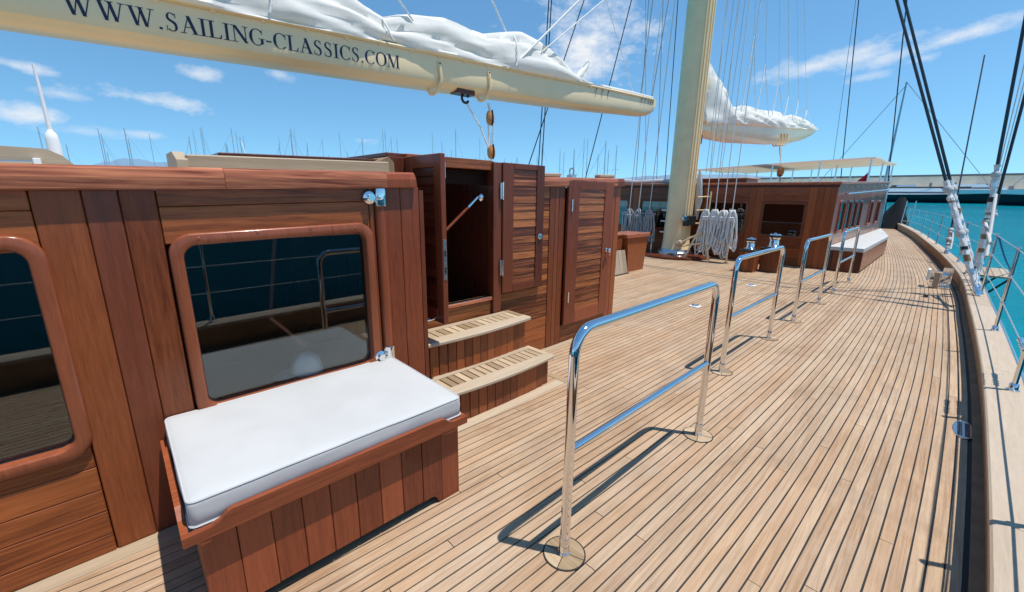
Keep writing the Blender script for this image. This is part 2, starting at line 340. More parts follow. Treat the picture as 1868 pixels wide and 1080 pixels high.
# ------------------------------------------------------------------ sea, hills
def sea_z(y): return SEA0 + SEAK*y
S = 9000
sea = MB().add([(x, y, sea_z(y)) for x in (-S, S) for y in (-S, S)], [(0, 2, 3, 1)]).build('sea', 'sea'); sea['kind'] = 'structure'; sea['label'] = 'turquoise harbour water with small ripples'
def hills(name, a0, a1, D, hmax, seed, label):
    m = MB(); n = 40; Ls = []
    for i in range(n+1):
        az = R(a0+(a1-a0)*i/n); s_ = math.sin(math.pi*i/n)**.7
        h = hmax*s_*(.85+.25*noise.noise((i*.17+seed, 0, 0))+.06*noise.noise((i*.7, seed, 0)))
        x, y = -math.sin(az)*D, math.cos(az)*D
        Ls.append([Vector((x*.97, y*.97, sea_z(y)*1)), Vector((x*.985, y*.985, sea_z(y)+h*.6)), Vector((x, y, sea_z(y)+h)), Vector((x*1.1, y*1.1, sea_z(y)))])
    o = m.loops(Ls, False).build(name, 'hill', smooth=True); o['kind'] = 'structure'; o['label'] = label
hills('hills', 74, 96, 7000, 430, 1, 'hills painted haze blue beyond the marina masts')
hills('hills', 8, 40, 8000, 230, 5, 'low hills painted haze blue on the horizon behind the aft deckhouse')
# ------------------------------------------------------------------ deck
dk = MB(); Ls = []
for y in frange(-4, 34, .5): Ls.append([Vector((edge(y)+.07, y, -.006)), Vector((-8.6, y, -.006))])
deck = dk.loops(Ls, False).build('deck', 'caulk'); deck['kind'] = 'structure'; deck['label'] = 'long laid teak deck with black caulked seams'
PW, GAP = .0565, .0074
segs = []
k = 0
rp_ = random.Random(11)
while True:
    s0 = .004 + k*PW
    if s0 > 8.4: break
    if s0 < 2.62: ya, yb = -2.2, 33.5
    elif s0 < 3.2: ya, yb = 1.2, 12.0
    else: ya, yb = 4.2, 12.0
    y = ya - rp_.uniform(0, 4.5)
    while y < yb:
        y2 = y + rp_.uniform(3.0, 6.4)
        a_, b_2 = max(y, ya), min(y2, yb)
        if b_2 - a_ > .1: segs.append((s0, a_, b_2))
        y = y2
    k += 1
def plank_mesh(m, s0, a, b):
    w0, w1 = GAP/2, PW-GAP/2; Ls = []; g = .0017; dz = rp_.uniform(-.0006, .0006)
    for y in frange(a+g, b-g, max(.7, (b-a)/7)):
        e = edge(y)-s0
        Ls.append([Vector((e-w0, y, -.012)), Vector((e-w0, y, dz)), Vector((e-w1, y, dz)), Vector((e-w1, y, -.012))])
    return m.loops(Ls, False, False, False)
def sd(s): # size in view: near, and inside the visible part of the deck
    s0, a, b = s; ym = max(a, min(b, 1.8)); x = edge(ym)-s0
    pen = 0 if b > .2 + .9*max(0, -x-.3)*.0 else 6
    if b < 2.2+2.6*x: pen = 20
    return math.hypot(x, ym)+pen
segs.sort(key=sd)
for s in segs[:285]: plank_mesh(MB(), *s).build('plank', 'teak', deck)
far = MB()
for s in segs[285:]: plank_mesh(far, *s)
far.build('planks', 'teak_far', deck, kind='stuff')
B('margin_board', 'teak_pale', deck, -2.365, -2.283, -2.2, 1.43, -.01, .004)
B('margin_board', 'teak_pale', deck, -2.19, -2.105, 1.45, 2.66, -.01, .004)
B('margin_board', 'teak_pale', deck, -2.79, -2.72, 2.68, 4.4, -.01, .004)
B('margin_board', 'teak_x', deck, -2.62, -2.105, 2.664, 2.735, -.01, .004)
# ------------------------------------------------------------------ bulwark and hull side
bw = thing('bulwark', 'low brown bulwark with pale teak cap rail along the side of the deck', 'bulwark', (.36, 5, 0))
ys = frange(-6, 34.5, .5)
hz = lambda y: .225 + max(0, y-9)*.0022
m = MB(); Ls = []
for y in ys:
    e = edge(y)
    Ls.append([Vector((e+.060, y, -.004)), Vector((e+.036, y, hz(y)+.003)), Vector((e+.16, y, hz(y))), Vector((e+.16, y, -.1))])
m.loops(Ls, False).build('bulwark_wall', 'mah_matte', bw)
m = MB(); Ls = []
for y in ys: e = edge(y); Ls.append([Vector((e+.012, y, -.004)), Vector((e+.012, y, .010)), Vector((e+.06, y, .012)), Vector((e+.06, y, -.004))])
m.loops(Ls, False).build('waterway', 'mah_matte', bw)
cy = -6.
while cy < 34:
    c2 = min(cy + random.uniform(2.4, 3.6), 34.2); m = MB(); Ls = []
    for y in frange(cy+.0015, c2-.0015, .45):
        e = edge(y); h = hz(y)
        Ls.append([Vector((e+.024, y, h+.004)), Vector((e+.024, y, h+.034)), Vector((e+.032, y, h+.042)), Vector((e+.225, y, h+.042)), Vector((e+.235, y, h+.032)), Vector((e+.235, y, h+.004))])
    m.loops(Ls, True, True, True).build('cap_board', 'cap', bw); cy = c2
m = MB(); m.tube([(edge(y)+.243, y, hz(y)+.015) for y in ys], .020, 8).build('rub_rail', 'steel', bw, True)
m = MB(); Ls = []
for y in ys: e = edge(y); Ls.append([Vector((e+.23, y, hz(y)+.002)), Vector((e+.20, y, -.4)), Vector((e+.05, y, -1.8)), Vector((e-.15, y, -3.6+SEAK*y))])
m.loops(Ls, False).build('hull_side', 'hull', bw, True)
# scupper grating at the deck edge
sg = thing('scupper_grate', 'oval slotted metal drain grating set in the deck edge', 'drain', (.30, 4.2, 0))
pts = [Vector((.305+.055*math.cos(a)*(1 if math.cos(a) > 0 else 1), 4.2+.17*math.sin(a)*1, .006)) for a in [2*math.pi*i/24 for i in range(24)]]
MB().prism([p-Vector((0, 0, .014)) for p in pts], (0, 0, .014)).build('plate', 'steel', sg)
for i in range(8):
    for q in (-1, 1):
        yy = 4.2-.115+.033*i; B('slot', 'black', sg, .305+q*.019-.013, .305+q*.019+.013, yy-.009, yy+.009, .0065, .0085, .001)
# ------------------------------------------------------------------ stanchions and lifelines
def stanchion(y, label='polished steel stanchion on the cap rail, carrying the lifelines', lean=.0, h=.86):
    e = edge(y)+.165; z0 = hz(y)+.042
    t = thing('stanchion', label, 'stanchion', (e, y, z0), 'stanchions along the cap rail')
    MB().lathe([(.036, 0), (.036, .008), (.026, .014), (.024, .05), (.02, .055)], (e, y, z0)).build('foot', 'chrome', t, True)
    MB().tube([(e, y, z0+.04), (e+lean*.5, y, z0+h*.5), (e+lean, y, z0+h)], .0155, 12).build('post', 'chrome', t, True)
    MB().lathe([(.0155, 0), (.019, .005), (.019, .018), (.012, .028), (.004, .032)], (e+lean, y, z0+h)).build('cap', 'chrome', t, True)
    for hh in (.30, .58): MB().lathe([(.019, -.012), (.022, 0), (.019, .012)], (e+lean*hh/h, y, z0+hh)).build('wire_eye', 'chrome', t, True)
SY = [-5.2, -3.3, -1.4, .6, 2.62, 4.55, 6.6, 9.1, 11.2, 13.4, 15.8, 18.3, 20.8, 23.3, 25.8, 29.3]
for y in SY: stanchion(y)
for hh, nm in ((.855, 'top'), (.58, 'middle'), (.30, 'bottom')):
    t = thing('lifeline', f'{nm} wire lifeline running through the stanchions', 'lifeline', (.45, 5, hh))
    MB().tube([(edge(y)+.165, y, hz(y)+.042+hh) for y in SY], .0055, 6).build('wire', 'wiregrey', t, True)
    for y0 in (4.62, -2.6):
        e = lambda y: Vector((edge(y)+.165, y, hz(y)+.042+hh))
        MB().tube([e(y0+q) for q in (0, .03, .05, .08, .1, .13, .16, .2, .28, .3, .34)], [.008, .018, .009, .02, .009, .02, .01, .015, .015, .02, .008], 10).build('turnbuckle', 'chrome', t, True)
# ------------------------------------------------------------------ near deckhouse
W1, W2 = -2.37, -2.80
dh = thing('deckhouse', 'varnished mahogany deckhouse with big rounded windows and open companionway', 'deckhouse', (-3.6, 1.5, 0))
def rr(y0, y1, z0, z1, r, x, n=7, bul=0., skew=0.):
    o = []
    for (cy, cz, a0) in ((y1-r, z1-r, 0), (y0+r, z1-r, 90), (y0+r, z0+r, 180), (y1-r, z0+r, 270)):
        for i in range(n+1):
            a = R(a0+90*i/n); yy = cy+r*math.cos(a); zz = cz+r*math.sin(a); q = (yy-y0)/(y1-y0)
            if zz > (z0+z1)/2: zz += bul*4*q*(1-q) + skew*(q-.5)
            o.append(Vector((x, yy, zz)))
    return o
def window(y0, y1, z0, z1):
    f = .052; k = dict(bul=.022, skew=.024)
    prof = [(0, .085, -.03), (0, .085, .014), (.0025, .083, .020), (.008, .08, .0235), (.042, .06, .0245), (.047, .056, .0225), (.050, .052, .017), (.052, .05, -.05)]
    fr = MB().loops([rr(y0+d, y1-d, z0+d, z1-d, r, W1+dx, **k) for d, r, dx in prof]).build('window', 'mah_frame', dh, True)
    d = .047; L = rr(y0+d, y1-d, z0+d, z1-d, .052, W1-.028, **k)
    MB().loops([L, [p-Vector((.006, 0, 0)) for p in L]], True, True, True).build('pane', 'glass', fr)
    g = .052; MB().loops([rr(y0+g-.004+e_, y1-g+.004-e_, z0+g-.004+e_, z1-g+.004-e_, .052, W1-.024-q, **k) for e_, q in ((0, 0), (.008, .001), (.008, .006))]).build('gasket', 'black', fr)
    for yy in (.12, .37, .63, .88):
        yv = y0+(y1-y0)*yy
        MB().lathe([(.007, 0), (.0065, .002), (.003, .003)], (W1+.0235, yv, z1-.026+.022*4*yy*(1-yy)+.024*(yy-.5)), X_, 10).build('plug', 'mah_red', fr, True)
    return fr
WIN = [(-1.20, -.205, .50, 1.415), (.155, 1.105, .515, 1.415)]
for wi in WIN: window(*wi)
# boards: tall planks between the windows, level boards above and below
def tall(x, y0, y1, z0=0., z1=1.60, mat='mah_z', th=.03, par=None, slope=True, nm='plank'):
    m = MB().box(x-th, x, y0+.0012, y1-.0012, z0, z1, .0035)
    if slope: m.warp(lambda p: Vector((p.x, p.y, p.z+(.025*p.y if p.z > .8 else 0))))
    return m.build(nm, mat, par or dh)
def level(x, y0, y1, z0, z1, mat='mah_y', th=.03, nm='plank', par=None):
    return B(nm, mat, par or dh, x-th, x, y0+.0015, y1-.0015, z0+.001, z1-.001, .003)
tall(W1, -.215, -.077, mat='mah_z'); tall(W1, -.077, .030, mat='mah_plum'); tall(W1, .030, .148, mat='mah_z')
tall(W1, 1.095, 1.128, mat='mah_z'); tall(W1, 1.192, 1.30, mat='mah_redz'); tall(W1, 1.30, 1.43, mat='mah_redz')
for z0, z1 in ((0, .09), (.09, .207), (.207, .316), (.316, .43), (.43, .535)): level(W1, -1.3, -.217, z0, z1)
for z0, z1 in ((0, .13), (.13, .26), (.26, .4), (.4, .555)): level(W1, .15, 1.093, z0, z1)
for yA, yB in ((-1.3, -.217), (.15, 1.093)):
    m = MB().box(W1-.03, W1, yA, yB, 1.527, 1.6, .003).warp(T).build('plank', 'mah_y', dh)
    m = MB().box(W1-.031, W1-.001, yA, yB, 1.368, 1.525, .003).warp(lambda p: Vector((p.x, p.y, p.z+(.025*p.y if p.z > 1.45 else 0)))).build('plank', 'mah_y', dh)
tall(W1, -1.55, -1.302); 
for yA, yB in ((-.26, -.19), (.12, .19), (1.07, 1.12), (-1.24, -1.19)): pass
# half-round post with chrome clamps beside the window
MB().tube([(W1+.004, 1.16, .0), (W1+.004, 1.16, 1.63)], .031, 14).build('post', 'mah_redz', dh, True)
for zc in (1.575, .60):
    MB().lathe([(.036, -.05), (.037, -.046), (.037, .046), (.036, .05)], (W1+.006, 1.163, zc), Z_, 18).build('clamp', 'chrome', dh, True)
    c = MB().lathe([(.04, 0), (.042, .006), (.036, .022), (.018, .03), (.016, .05), (.02, .055)], (W1, 1.092, zc-.002), X_, 18).build('clamp_knob', 'chrome', dh, True)
# inner lining and room behind the glass
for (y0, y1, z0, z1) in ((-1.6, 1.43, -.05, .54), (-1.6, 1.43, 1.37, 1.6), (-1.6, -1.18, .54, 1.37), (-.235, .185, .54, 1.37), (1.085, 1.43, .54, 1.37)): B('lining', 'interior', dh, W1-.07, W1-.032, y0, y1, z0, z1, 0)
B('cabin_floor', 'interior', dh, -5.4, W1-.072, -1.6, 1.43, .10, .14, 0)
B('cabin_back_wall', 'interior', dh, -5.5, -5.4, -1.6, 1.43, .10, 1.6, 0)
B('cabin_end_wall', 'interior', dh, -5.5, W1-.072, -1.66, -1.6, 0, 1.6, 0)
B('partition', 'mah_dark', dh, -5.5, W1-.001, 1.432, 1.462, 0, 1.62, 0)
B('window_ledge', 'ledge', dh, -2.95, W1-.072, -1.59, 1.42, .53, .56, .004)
# roof edge
def fascia(y0, y1, x, mat='mah_red', xi=None, z0=1.598, z1=1.692, endcut=0):
    xi = xi if xi is not None else x-.16
    pr = [(xi, z0), (x-.006, z0), (x, z0+.008), (x+.002, z0+.05), (x-.006, z1-.012), (x-.022, z1), (xi, z1)]
    Ls = [[Vector((a, y0, b)) for a, b in pr], [Vector((a, y1-endcut*(1 if a > xi+.01 else 0)*(.2+(b-z0)*8), b)) for a, b in pr]]
    return MB().loops(Ls, True, True, True).warp(T).build('roof_edge_board', mat, dh)
fascia(-1.7, .40, -2.335); fascia(.4015, 1.205, -2.335); fascia(1.2065, 1.405, -2.334, 'mah_redz', None, 1.598, 1.690, .02)
m = MB().box(-8.2, -2.49, -1.7, 1.40, 1.62, 1.685, .01).warp(T).build('roof', 'teak_pale', dh)
# teak grab rail / hatch coaming lying on the roof
hc = thing('roof_hatch', 'weathered teak hatch with dark sliding lid on the deckhouse roof', 'hatch', (-3, .9, 1.7))
m = MB().box(-2.66, -2.60, .30, 1.36, 1.688, 1.762, .006).warp(T).build('coaming', 'teak_pale', hc)
m = MB().prism([(-2.98, .26, 1.69), (-2.58, .26, 1.69), (-2.58, .26, 1.735), (-2.72, .26, 1.78), (-2.98, .26, 1.78)], (0, .045, 0)).warp(T).build('coaming_end', 'teak_pale', hc)
m = MB().box(-3.4, -2.70, .45, 1.45, 1.768, 1.784, .004).warp(T).build('lid', 'mah_dark', hc)
m = MB().box(-3.4, -2.72, .40, 1.46, 1.690, 1.766, .004).warp(T).build('coaming_inner', 'teak_pale', hc)
m = MB().prism([(-2.62, 1.30, 1.70), (-2.62, 1.40, 1.70), (-2.62, 1.40, 1.80), (-2.62, 1.37, 1.83), (-2.62, 1.30, 1.80)], (-.5, 0, 0)).build('end_post', 'teak_x', hc)
hc2 = thing('roof_skylight', 'rounded teak skylight with a steel rod at the forward end of the roof', 'skylight', (-3.2, -.5, 1.68))
MB().prism([(-3.0, -1.2, 1.66), (-3.0, -.09, 1.66), (-3.0, -.10, 1.72), (-3.0, -.13, 1.755), (-3.0, -.18, 1.782), (-3.0, -1.2, 1.80)], (-.5, 0, 0)).build('frame', 'teak_pale', hc2)
MB().tube([(-2.96, -1.2, 1.70), (-2.96, -.21, 1.718)], .008, 8).build('rod', 'steel', hc2, True)
B('rod_bracket', 'whitepaint', hc2, -3.0, -2.95, -.225, -.20, 1.69, 1.735, .002)
an = thing('antenna', 'thin white whip antenna on a white domed base on the roof', 'antenna', (-4, -.20, 1.68))
MB().lathe([(.034, 0), (.036, .02), (.032, .22), (.027, .255), (.016, .268), (.012, .28)], (-4, -.20, 1.68), (0, .0, 1), 18).build('base', 'whitepaint', an, True)
MB().tube([(-4, -.20, 1.93), (-4.0, -.205, 2.33)], [.012, .007], 8).build('whip', 'whitepaint', an, True)
# ---- after part of the deckhouse: companionway, louvre doors, locker
XD = W2 + .03
B('door_post', 'mah_plum', dh, W2-.05, W2+.03, 2.405, 2.499, 0, 1.866, .004)
tall(W2, 1.463, 1.60, .0, 1.85, 'mah_dark', .05, nm='door_post', slope=False)
B('door_header', 'mah_y', dh, W2-.045, W2+.005, 1.60, 2.405, 1.80, 1.878, .004)
B('inner_header', 'interior', dh, W2-.16, W2-.10, 1.60, 2.42, 1.68, 1.80, .003)
B('threshold', 'mah_red', dh, W2-.06, W2+.02, 1.60, 2.405, .665, .695, .005)
B('threshold_plate', 'steel', dh, W2-.04, W2+.012, 1.62, 2.40, .6955, .699, .001)
level(W2, 1.60, 2.405, .53, .664, 'mah_slat', nm='plank'); level(W2, 1.463, 2.405, .0, .53)
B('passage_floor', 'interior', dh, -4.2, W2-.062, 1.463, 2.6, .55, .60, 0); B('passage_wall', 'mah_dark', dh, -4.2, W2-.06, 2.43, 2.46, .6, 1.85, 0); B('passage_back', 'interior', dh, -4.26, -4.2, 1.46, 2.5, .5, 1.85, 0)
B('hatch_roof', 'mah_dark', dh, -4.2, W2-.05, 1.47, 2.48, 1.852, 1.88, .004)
# cross planking right of the doorway
zz = 0.
for i, hgt in enumerate((.12, .13, .115, .125, .12, .085)):
    level(W2, 2.492, 3.165, zz, zz+hgt, 'mah_slat' if i > 2 else 'mah_y'); zz += hgt
i = 0
while zz < 1.66:
    level(W2, 2.492, 3.165, zz, min(zz+.058, 1.68), 'mah_slat', nm='slat'); zz += .058; i += 1
for a, b in ((3.167, 3.25), (3.25, 3.31), (3.31, 3.40)): tall(W2+.004, a, b, 0, 1.70, 'mah_z', slope=False)
level(W2, 3.402, 4.22, 0, .205); tall(W2, 4.225, 4.33, 0, 1.71, 'mah_redz', slope=False); tall(W2+.002, 4.33, 4.43, 0, 1.71, 'mah_z', slope=False)
B('end_wall', 'mah_dark', dh, -7.9, W2-.001, 4.40, 4.43, 0, 1.70, .003)
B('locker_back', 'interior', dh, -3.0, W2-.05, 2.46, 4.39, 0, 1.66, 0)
fascia(2.56, 4.30, -2.765, 'mah_red', -3.0, 1.600, 1.692); fascia(4.3015, 4.455, -2.764, 'mah_redz', -3.0, 1.600, 1.690, .02)
m = MB().box(-7.9, -3.002, 2.5, 4.44, 1.62, 1.688, .01).warp(T).build('roof', 'teak_pale', dh)
for (ya, yb) in ((2.9, 3.42), (4.1, 4.40)):
    m = MB().box(-2.96, -2.88, ya, yb, 1.694, 1.735, .01).warp(T).build('grab_rail', 'teak_pale', dh)
    for q in (ya+.03, yb-.09): m = MB().prism([(-2.955, q, 1.69), (-2.885, q, 1.69), (-2.885, q+.05, 1.73), (-2.955, q+.05, 1.73)], (0, .06, 0)).warp(T).build('grab_rail_foot', 'teak_pale', dh)
def louvre_door(y0, y1, z0, z1, x, py0, py1, pz0, pz1, lock, nslat):
    m = MB(); th = .032; c = .004
    m.box(x, x+th, y0, py0, z0, z1, c).box(x, x+th, py1, y1, z0, z1, c).box(x+.0005, x+th-.0005, py0, py1, z0, pz0, c).box(x+.0005, x+th-.0005, py0, py1, pz1, z1, c)
    d = m.build('door', 'mah_dark' if lock else 'mah_redz', dh)
    hh = (pz1-pz0)/nslat
    for i in range(nslat):
        za = pz0+i*hh
        MB().prism([(x+.010, py0-.002, za+.0012), (x+.0225, py0-.002, za+.0012), (x+.0245, py0-.002, za+.004), (x+.020, py0-.002, za+hh-.0012), (x+.010, py0-.002, za+hh-.0012)], (0, py1-py0+.004, 0)).build('slat', 'mah_slat', d)
    B('backing', 'mah_dark', d, x+.002, x+.0095, py0-.002, py1+.002, pz0-.002, pz1+.002, 0)
    return d
dB = louvre_door(2.50, 3.035, .715, 1.868, W2+.014, 2.632, 2.93, .79, 1.82, True, 14)
MB().lathe([(.028, 0), (.028, .004), (.022, .008), (.02, .016), (.006, .017)], (W2+.046, 2.985, 1.21), X_, 16).build('lock_rosette', 'chrome', dB, True)
B('keyhole', 'black', dB, W2+.0615, W2+.0645, 2.979, 2.991, 1.198, 1.222, .001)
for zc in (1.63, .955):
    MB().box(W2+.028, W2+.05, 2.470, 2.496, zc-.07, zc+.07, .004).build('hinge', 'steel', dB)
    MB().lathe([(.009, -.075), (.009, .075)], (W2+.052, 2.494, zc), Z_, 10).build('hinge_pin', 'chrome', dB, True)
# open leaf standing square to the house side
m = MB(); x0, x1 = -2.80, -2.352; ya, yb = 1.585, 1.625
m.box(x0, x0+.09, ya, yb, .70, 1.855, .004).box(x1-.085, x1, ya, yb, .70, 1.855, .004).box(x0+.09, x1-.085, ya+.001, yb-.001, .70, .80, .003).box(x0+.09, x1-.085, ya+.001, yb-.001, 1.77, 1.855, .003)
dA = m.build('door', 'mah_redz', dh)
for i in range(17):
    za = .80+i*.057; MB().prism([(x0+.088, ya+.006, za), (x0+.088, ya+.003, za+.005), (x0+.088, ya+.012, za+.056), (x0+.088, ya+.022, za+.056), (x0+.088, ya+.022, za)], (x1-x0-.171, 0, 0)).build('slat', 'mah_dark', dA)
B('lock_plate', 'steel', dA, x1-.001, x1+.003, 1.593, 1.617, 1.02, 1.30, .001)
for za, zb in ((1.065, 1.11), (1.185, 1.225)): B('latch_hole', 'black', dA, x1+.0025, x1+.0045, 1.599, 1.611, za, zb, 0)
B('hinge_strip', 'chrome', dA, x1-.02, x1-.004, 1.6255, 1.629, 1.70, 1.80, .001)
MB().tube(bez((-2.45, 1.452, .735), (-2.45, 1.52, .715), (-2.45, 1.583, .735)), .007, 8).build('door_hook', 'chrome', dA, True)
# strap stay from the doorway to the leaf
st = thing('door_stay', 'dark leather strap stay with chrome end holding the companion door open', 'strap', (-2.9, 2.3, 1.5))
MB().tube([(-2.83, 1.74, 1.16), (-2.87, 2.0, 1.33), (-2.88, 2.24, 1.51)], [.011, .012, .012], 8).build('strap', 'mah_redz', st, True)
MB().tube([(-2.88, 2.21, 1.49), (-2.885, 2.32, 1.575)], .016, 10).build('end_fitting', 'chrome', st, True)
MB().lathe([(.035, 0), (.035, .012), (.026, .022), (.01, .03)], (-2.90, 2.36, 1.575), (.6, -.8, 0), 16).build('knob', 'chrome', st, True)
# locker with louvred door at the after end
dC = louvre_door(3.412, 4.222, .207, 1.748, W2+.006, 3.60, 4.06, .36, 1.66, False, 17)
MB().box(W2+.004, W2+.036, 3.46, 4.2, 1.7485, 1.752, .001).build('top_strip', 'black', dC)
dC.data.transform(Matrix.Identity(4))
for zc in (1.50, .52): MB().lathe([(.010, -.06), (.010, .06)], (W2+.042, 3.47, zc), Z_, 10).build('hinge_pin', 'chrome', dC, True)
MB().lathe([(.024, 0), (.024, .006), (.01, .01), (.01, .03), (.024, .036), (.026, .05), (.012, .056)], (W2+.038, 4.14, .985), X_, 14).build('knob', 'chrome', dC, True)
MB().tube(bez((W2+.06, 4.15, .975), (W2+.075, 4.19, .97), (W2+.06, 4.185, .92)), .005, 8).build('key', 'chrome', dC, True)
# ring on the roof
rg = thing('roof_ring', 'small steel ring standing on the roof above the locker', 'ring', (-3.0, 3.75, 1.78))
MB().tube(arc((-3.05, 3.80, 1.855), .038, R(-60), R(240), 16, (Y_, Z_)), .009, 8).build('ring', 'steel', rg, True); B('foot', 'steel', rg, -3.09, -3.01, 3.76, 3.84, 1.775, 1.822, .004)
# ------------------------------------------------------------------ boarding steps
def step(label, xf, xb, y0, y1, zt, zr, ny):
    t = thing('deck_step', label, 'step', (xf-.15, (y0+y1)/2, zr))
    n = int(round((y1-.035-y0)/.078)); dy = (y1-.035-y0)/n
    bow = lambda y: .035*(1-((y-(y0+y1)/2)/((y1-y0)/2))**2)
    for i in range(n):
        a, b = y0+i*dy, y0+(i+1)*dy; xm = xf-.045+bow((a+b)/2)
        B('riser_board', 'mah_z', t, xm-.022, xm, a+.0012, b-.0012, zr, zt-.034, .003)
    B('riser_core', 'interior', t, xb+.01, xf-.069, y0+.01, y1-.04, zr, zt-.036, 0)
    B('riser_end', 'mah_z', t, xb+.005, xf-.069, y1-.058, y1-.037, zr, zt-.035, .003)
    m = MB(); Ls = []
    wd = .105
    for y in frange(y0, y1, .08):
        o = bow(y); Ls.append([Vector((xf-wd+.02, y, zt-.032)), Vector((xf-wd+.02, y, zt)), Vector((xf-.008+o, y, zt)), Vector((xf+o, y, zt-.008)), Vector((xf+o, y, zt-.024)), Vector((xf-.008+o, y, zt-.032))])
    m.loops(Ls, True, True, True).build('nosing', 'teak_pale', t)
    B('back_board', 'teak_pale', t, xb, xb+.055, y0, y1-.055, zt-.032, zt-.0005, .003); B('end_board', 'teak_x', t, xb, xf-wd+.018, y1-.053, y1, zt-.032, zt-.001, .003)
    B('tread_bed', 'caulk', t, xb+.056, xf-wd+.0195, y0, y1-.054, zt-.03, zt-.010, 0)
    ds = (y1-.056-y0)/ny
    for i in range(ny): B('slat', 'teak_x', t, xb+.060, xf-wd+.016, y0+i*ds+.005, y0+(i+1)*ds-.005, zt-.012, zt-.003, .002)
    return t
step('lower slatted teak step standing on the deck below the companionway', -2.175, -2.49, 1.45, 2.585, .262, 0, 17)
step('upper slatted teak step just under the companionway threshold', -2.455, -2.755, 1.465, 2.575, .545, 0, 16)
# ------------------------------------------------------------------ bench with cushion
bn = thing('deck_bench', 'mahogany box bench with upright boards and notched rim under the near window', 'bench', (-2.0, .58, 0))
bx0, bx1, by0, by1 = W1+.004, -1.625, .045, 1.165
n = 10; dy = (by1-by0)/n
for i in range(n):
    a, b = by0+i*dy, by0+(i+1)*dy; zl = 0.0 if i in (0, n-1) else .055
    if i in (1, n-2):
        if i == 1: pl = [(bx1, a+.001, 0), (bx1, a+.018, 0), (bx1, a+.035, .040), (bx1, a+.055, .055), (bx1, b-.001, .055), (bx1, b-.001, .44), (bx1, a+.001, .44)]
        else: pl = [(bx1, a+.001, .055), (bx1, b-.055, .055), (bx1, b-.035, .040), (bx1, b-.018, 0), (bx1, b-.001, 0), (bx1, b-.001, .44), (bx1, a+.001, .44)]
        MB().prism(pl, (-.022, 0, 0)).build('board', 'mah_redz', bn)
    else: B('board', 'mah_redz', bn, bx1-.022, bx1, a+.001, b-.001, zl, .44, .003)
B('plinth', 'black', bn, bx0, bx1-.06, by0+.03, by1-.03, 0, .06, 0)
for yy, s_ in ((by0, 1), (by1, -1)):
    for i in range(8):
        xa = bx0+(bx1-.024-bx0)*i/8; xb = bx0+(bx1-.024-bx0)*(i+1)/8
        B('end_board', 'mah_redz', bn, xa+.001, xb-.001, yy, yy+s_*.02, 0, .44, .003)
B('seat_bed', 'mah_dark', bn, bx0, bx1-.024, by0+.022, by1-.022, .41, .462, 0)
RX0, RX1, ry0, ry1 = bx0, -1.578, .0, 1.19
rim = [(0, .432), (1.19, .432), (1.19, .470), (1.105, .470), (1.075, .482), (1.055, .503), (1.04, .508), (.15, .508), (.135, .503), (.115, .482), (.085, .470), (0, .470)]
MB().prism([(RX1, y, z) for y, z in rim], (-.024, 0, 0)).build('rim_front', 'mah_rim', bn)
for ya, yb in ((.0, .022), (1.168, 1.19)):
    MB().prism([(RX0+.01, ya, .432), (RX1-.0245, ya, .432), (RX1-.0245, ya, .470), (RX1-.11, ya, .470), (RX1-.15, ya, .505), (RX0+.16, ya, .505), (RX0+.12, ya, .470), (RX0+.01, ya, .470)], (0, yb-ya, 0)).build('rim_end', 'mah_rim', bn)
def cushion(name, label, poly, z0, z1, r, mat='white', par=None):
    cx = sum(p[0] for p in poly)/len(poly); cy_ = sum(p[1] for p in poly)/len(poly)
    def ring(ins, zz, rad, nseg=5):
        P = [Vector((p[0], p[1], 0)) for p in poly]; o = []; k = len(P)
        for i in range(k):
            a, b, c_ = P[i-1], P[i], P[(i+1) % k]; d1 = (a-b).normalized(); d2 = (c_-b).normalized(); bis = (d1+d2).normalized()
            ang = d1.angle(d2)/2; q = b+bis*(ins/math.sin(ang)); tl = rad/math.tan(ang)
            for j in range(nseg+1):
                s_ = j/nseg; o.append(Vector((0, 0, zz)) + (q+d1*tl)*(1-s_)**2 + q*2*s_*(1-s_) + (q+d2*tl)*s_**2)
        q = []
        for i, p in enumerate(o):
            nx = o[(i+1) % len(o)]; q.append(p); d_ = (nx-p).length
            if i % (nseg+1) == nseg: q += [p.lerp(nx, j/NE) for j in range(1, NE)]
        return q
    h = z1-z0; NE = 26
    Ls = [ring(.012, z0, .03), ring(.002, z0+.12*h, .03), ring(0, z0+.45*h, .03), ring(-.001, z0+.6*h, .03), ring(.0005, z0+.72*h, .03), ring(.0008, z0+.84*h, .03), ring(.003, z0+.93*h, .03), ring(.010, z1-.004, .03), ring(.022, z1, .03), ring(.06, z1+.003, .02), ring(.12, z1+.005, .02), ring(.22, z1+.006, .02)]
    m = MB().loops(Ls, True, True, True)
    def wr(p):
        q = max(0, 1-abs(p.z-(z0+.35*h))/(h*.6)); f_ = noise.noise(Vector((p.x*5, p.y*5, p.z*70+noise.noise(p*6)*4)))*.006*q + noise.noise(p*8)*.004*q
        dv = Vector((p.x-cx, p.y-cy_, 0)); 
        return p + dv.normalized()*f_ + Vector((0, 0, noise.noise(Vector((p.x*4, p.y*4, 3)))*.003 + noise.noise(Vector((p.x*2, p.y*9, 8)))*.0015))
    m.warp(wr)
    o = m.build(name, mat, None, True, ang=70)
    for zz_, ins in ((z1-.006, .004), (z0+.10*h, .001)): MB().tube([wr(p) for p in ring(ins, zz_, .03)], .0042, 6, True, True).build('piping', mat, o, True)
    return tag(o, label, 'cushion')
cushion('seat_cushion', 'white canvas cushion on the near mahogany bench', [(-2.362, .028), (-1.607, .028), (-1.607, 1.178), (-2.362, 1.178)], .463, .575, .03)
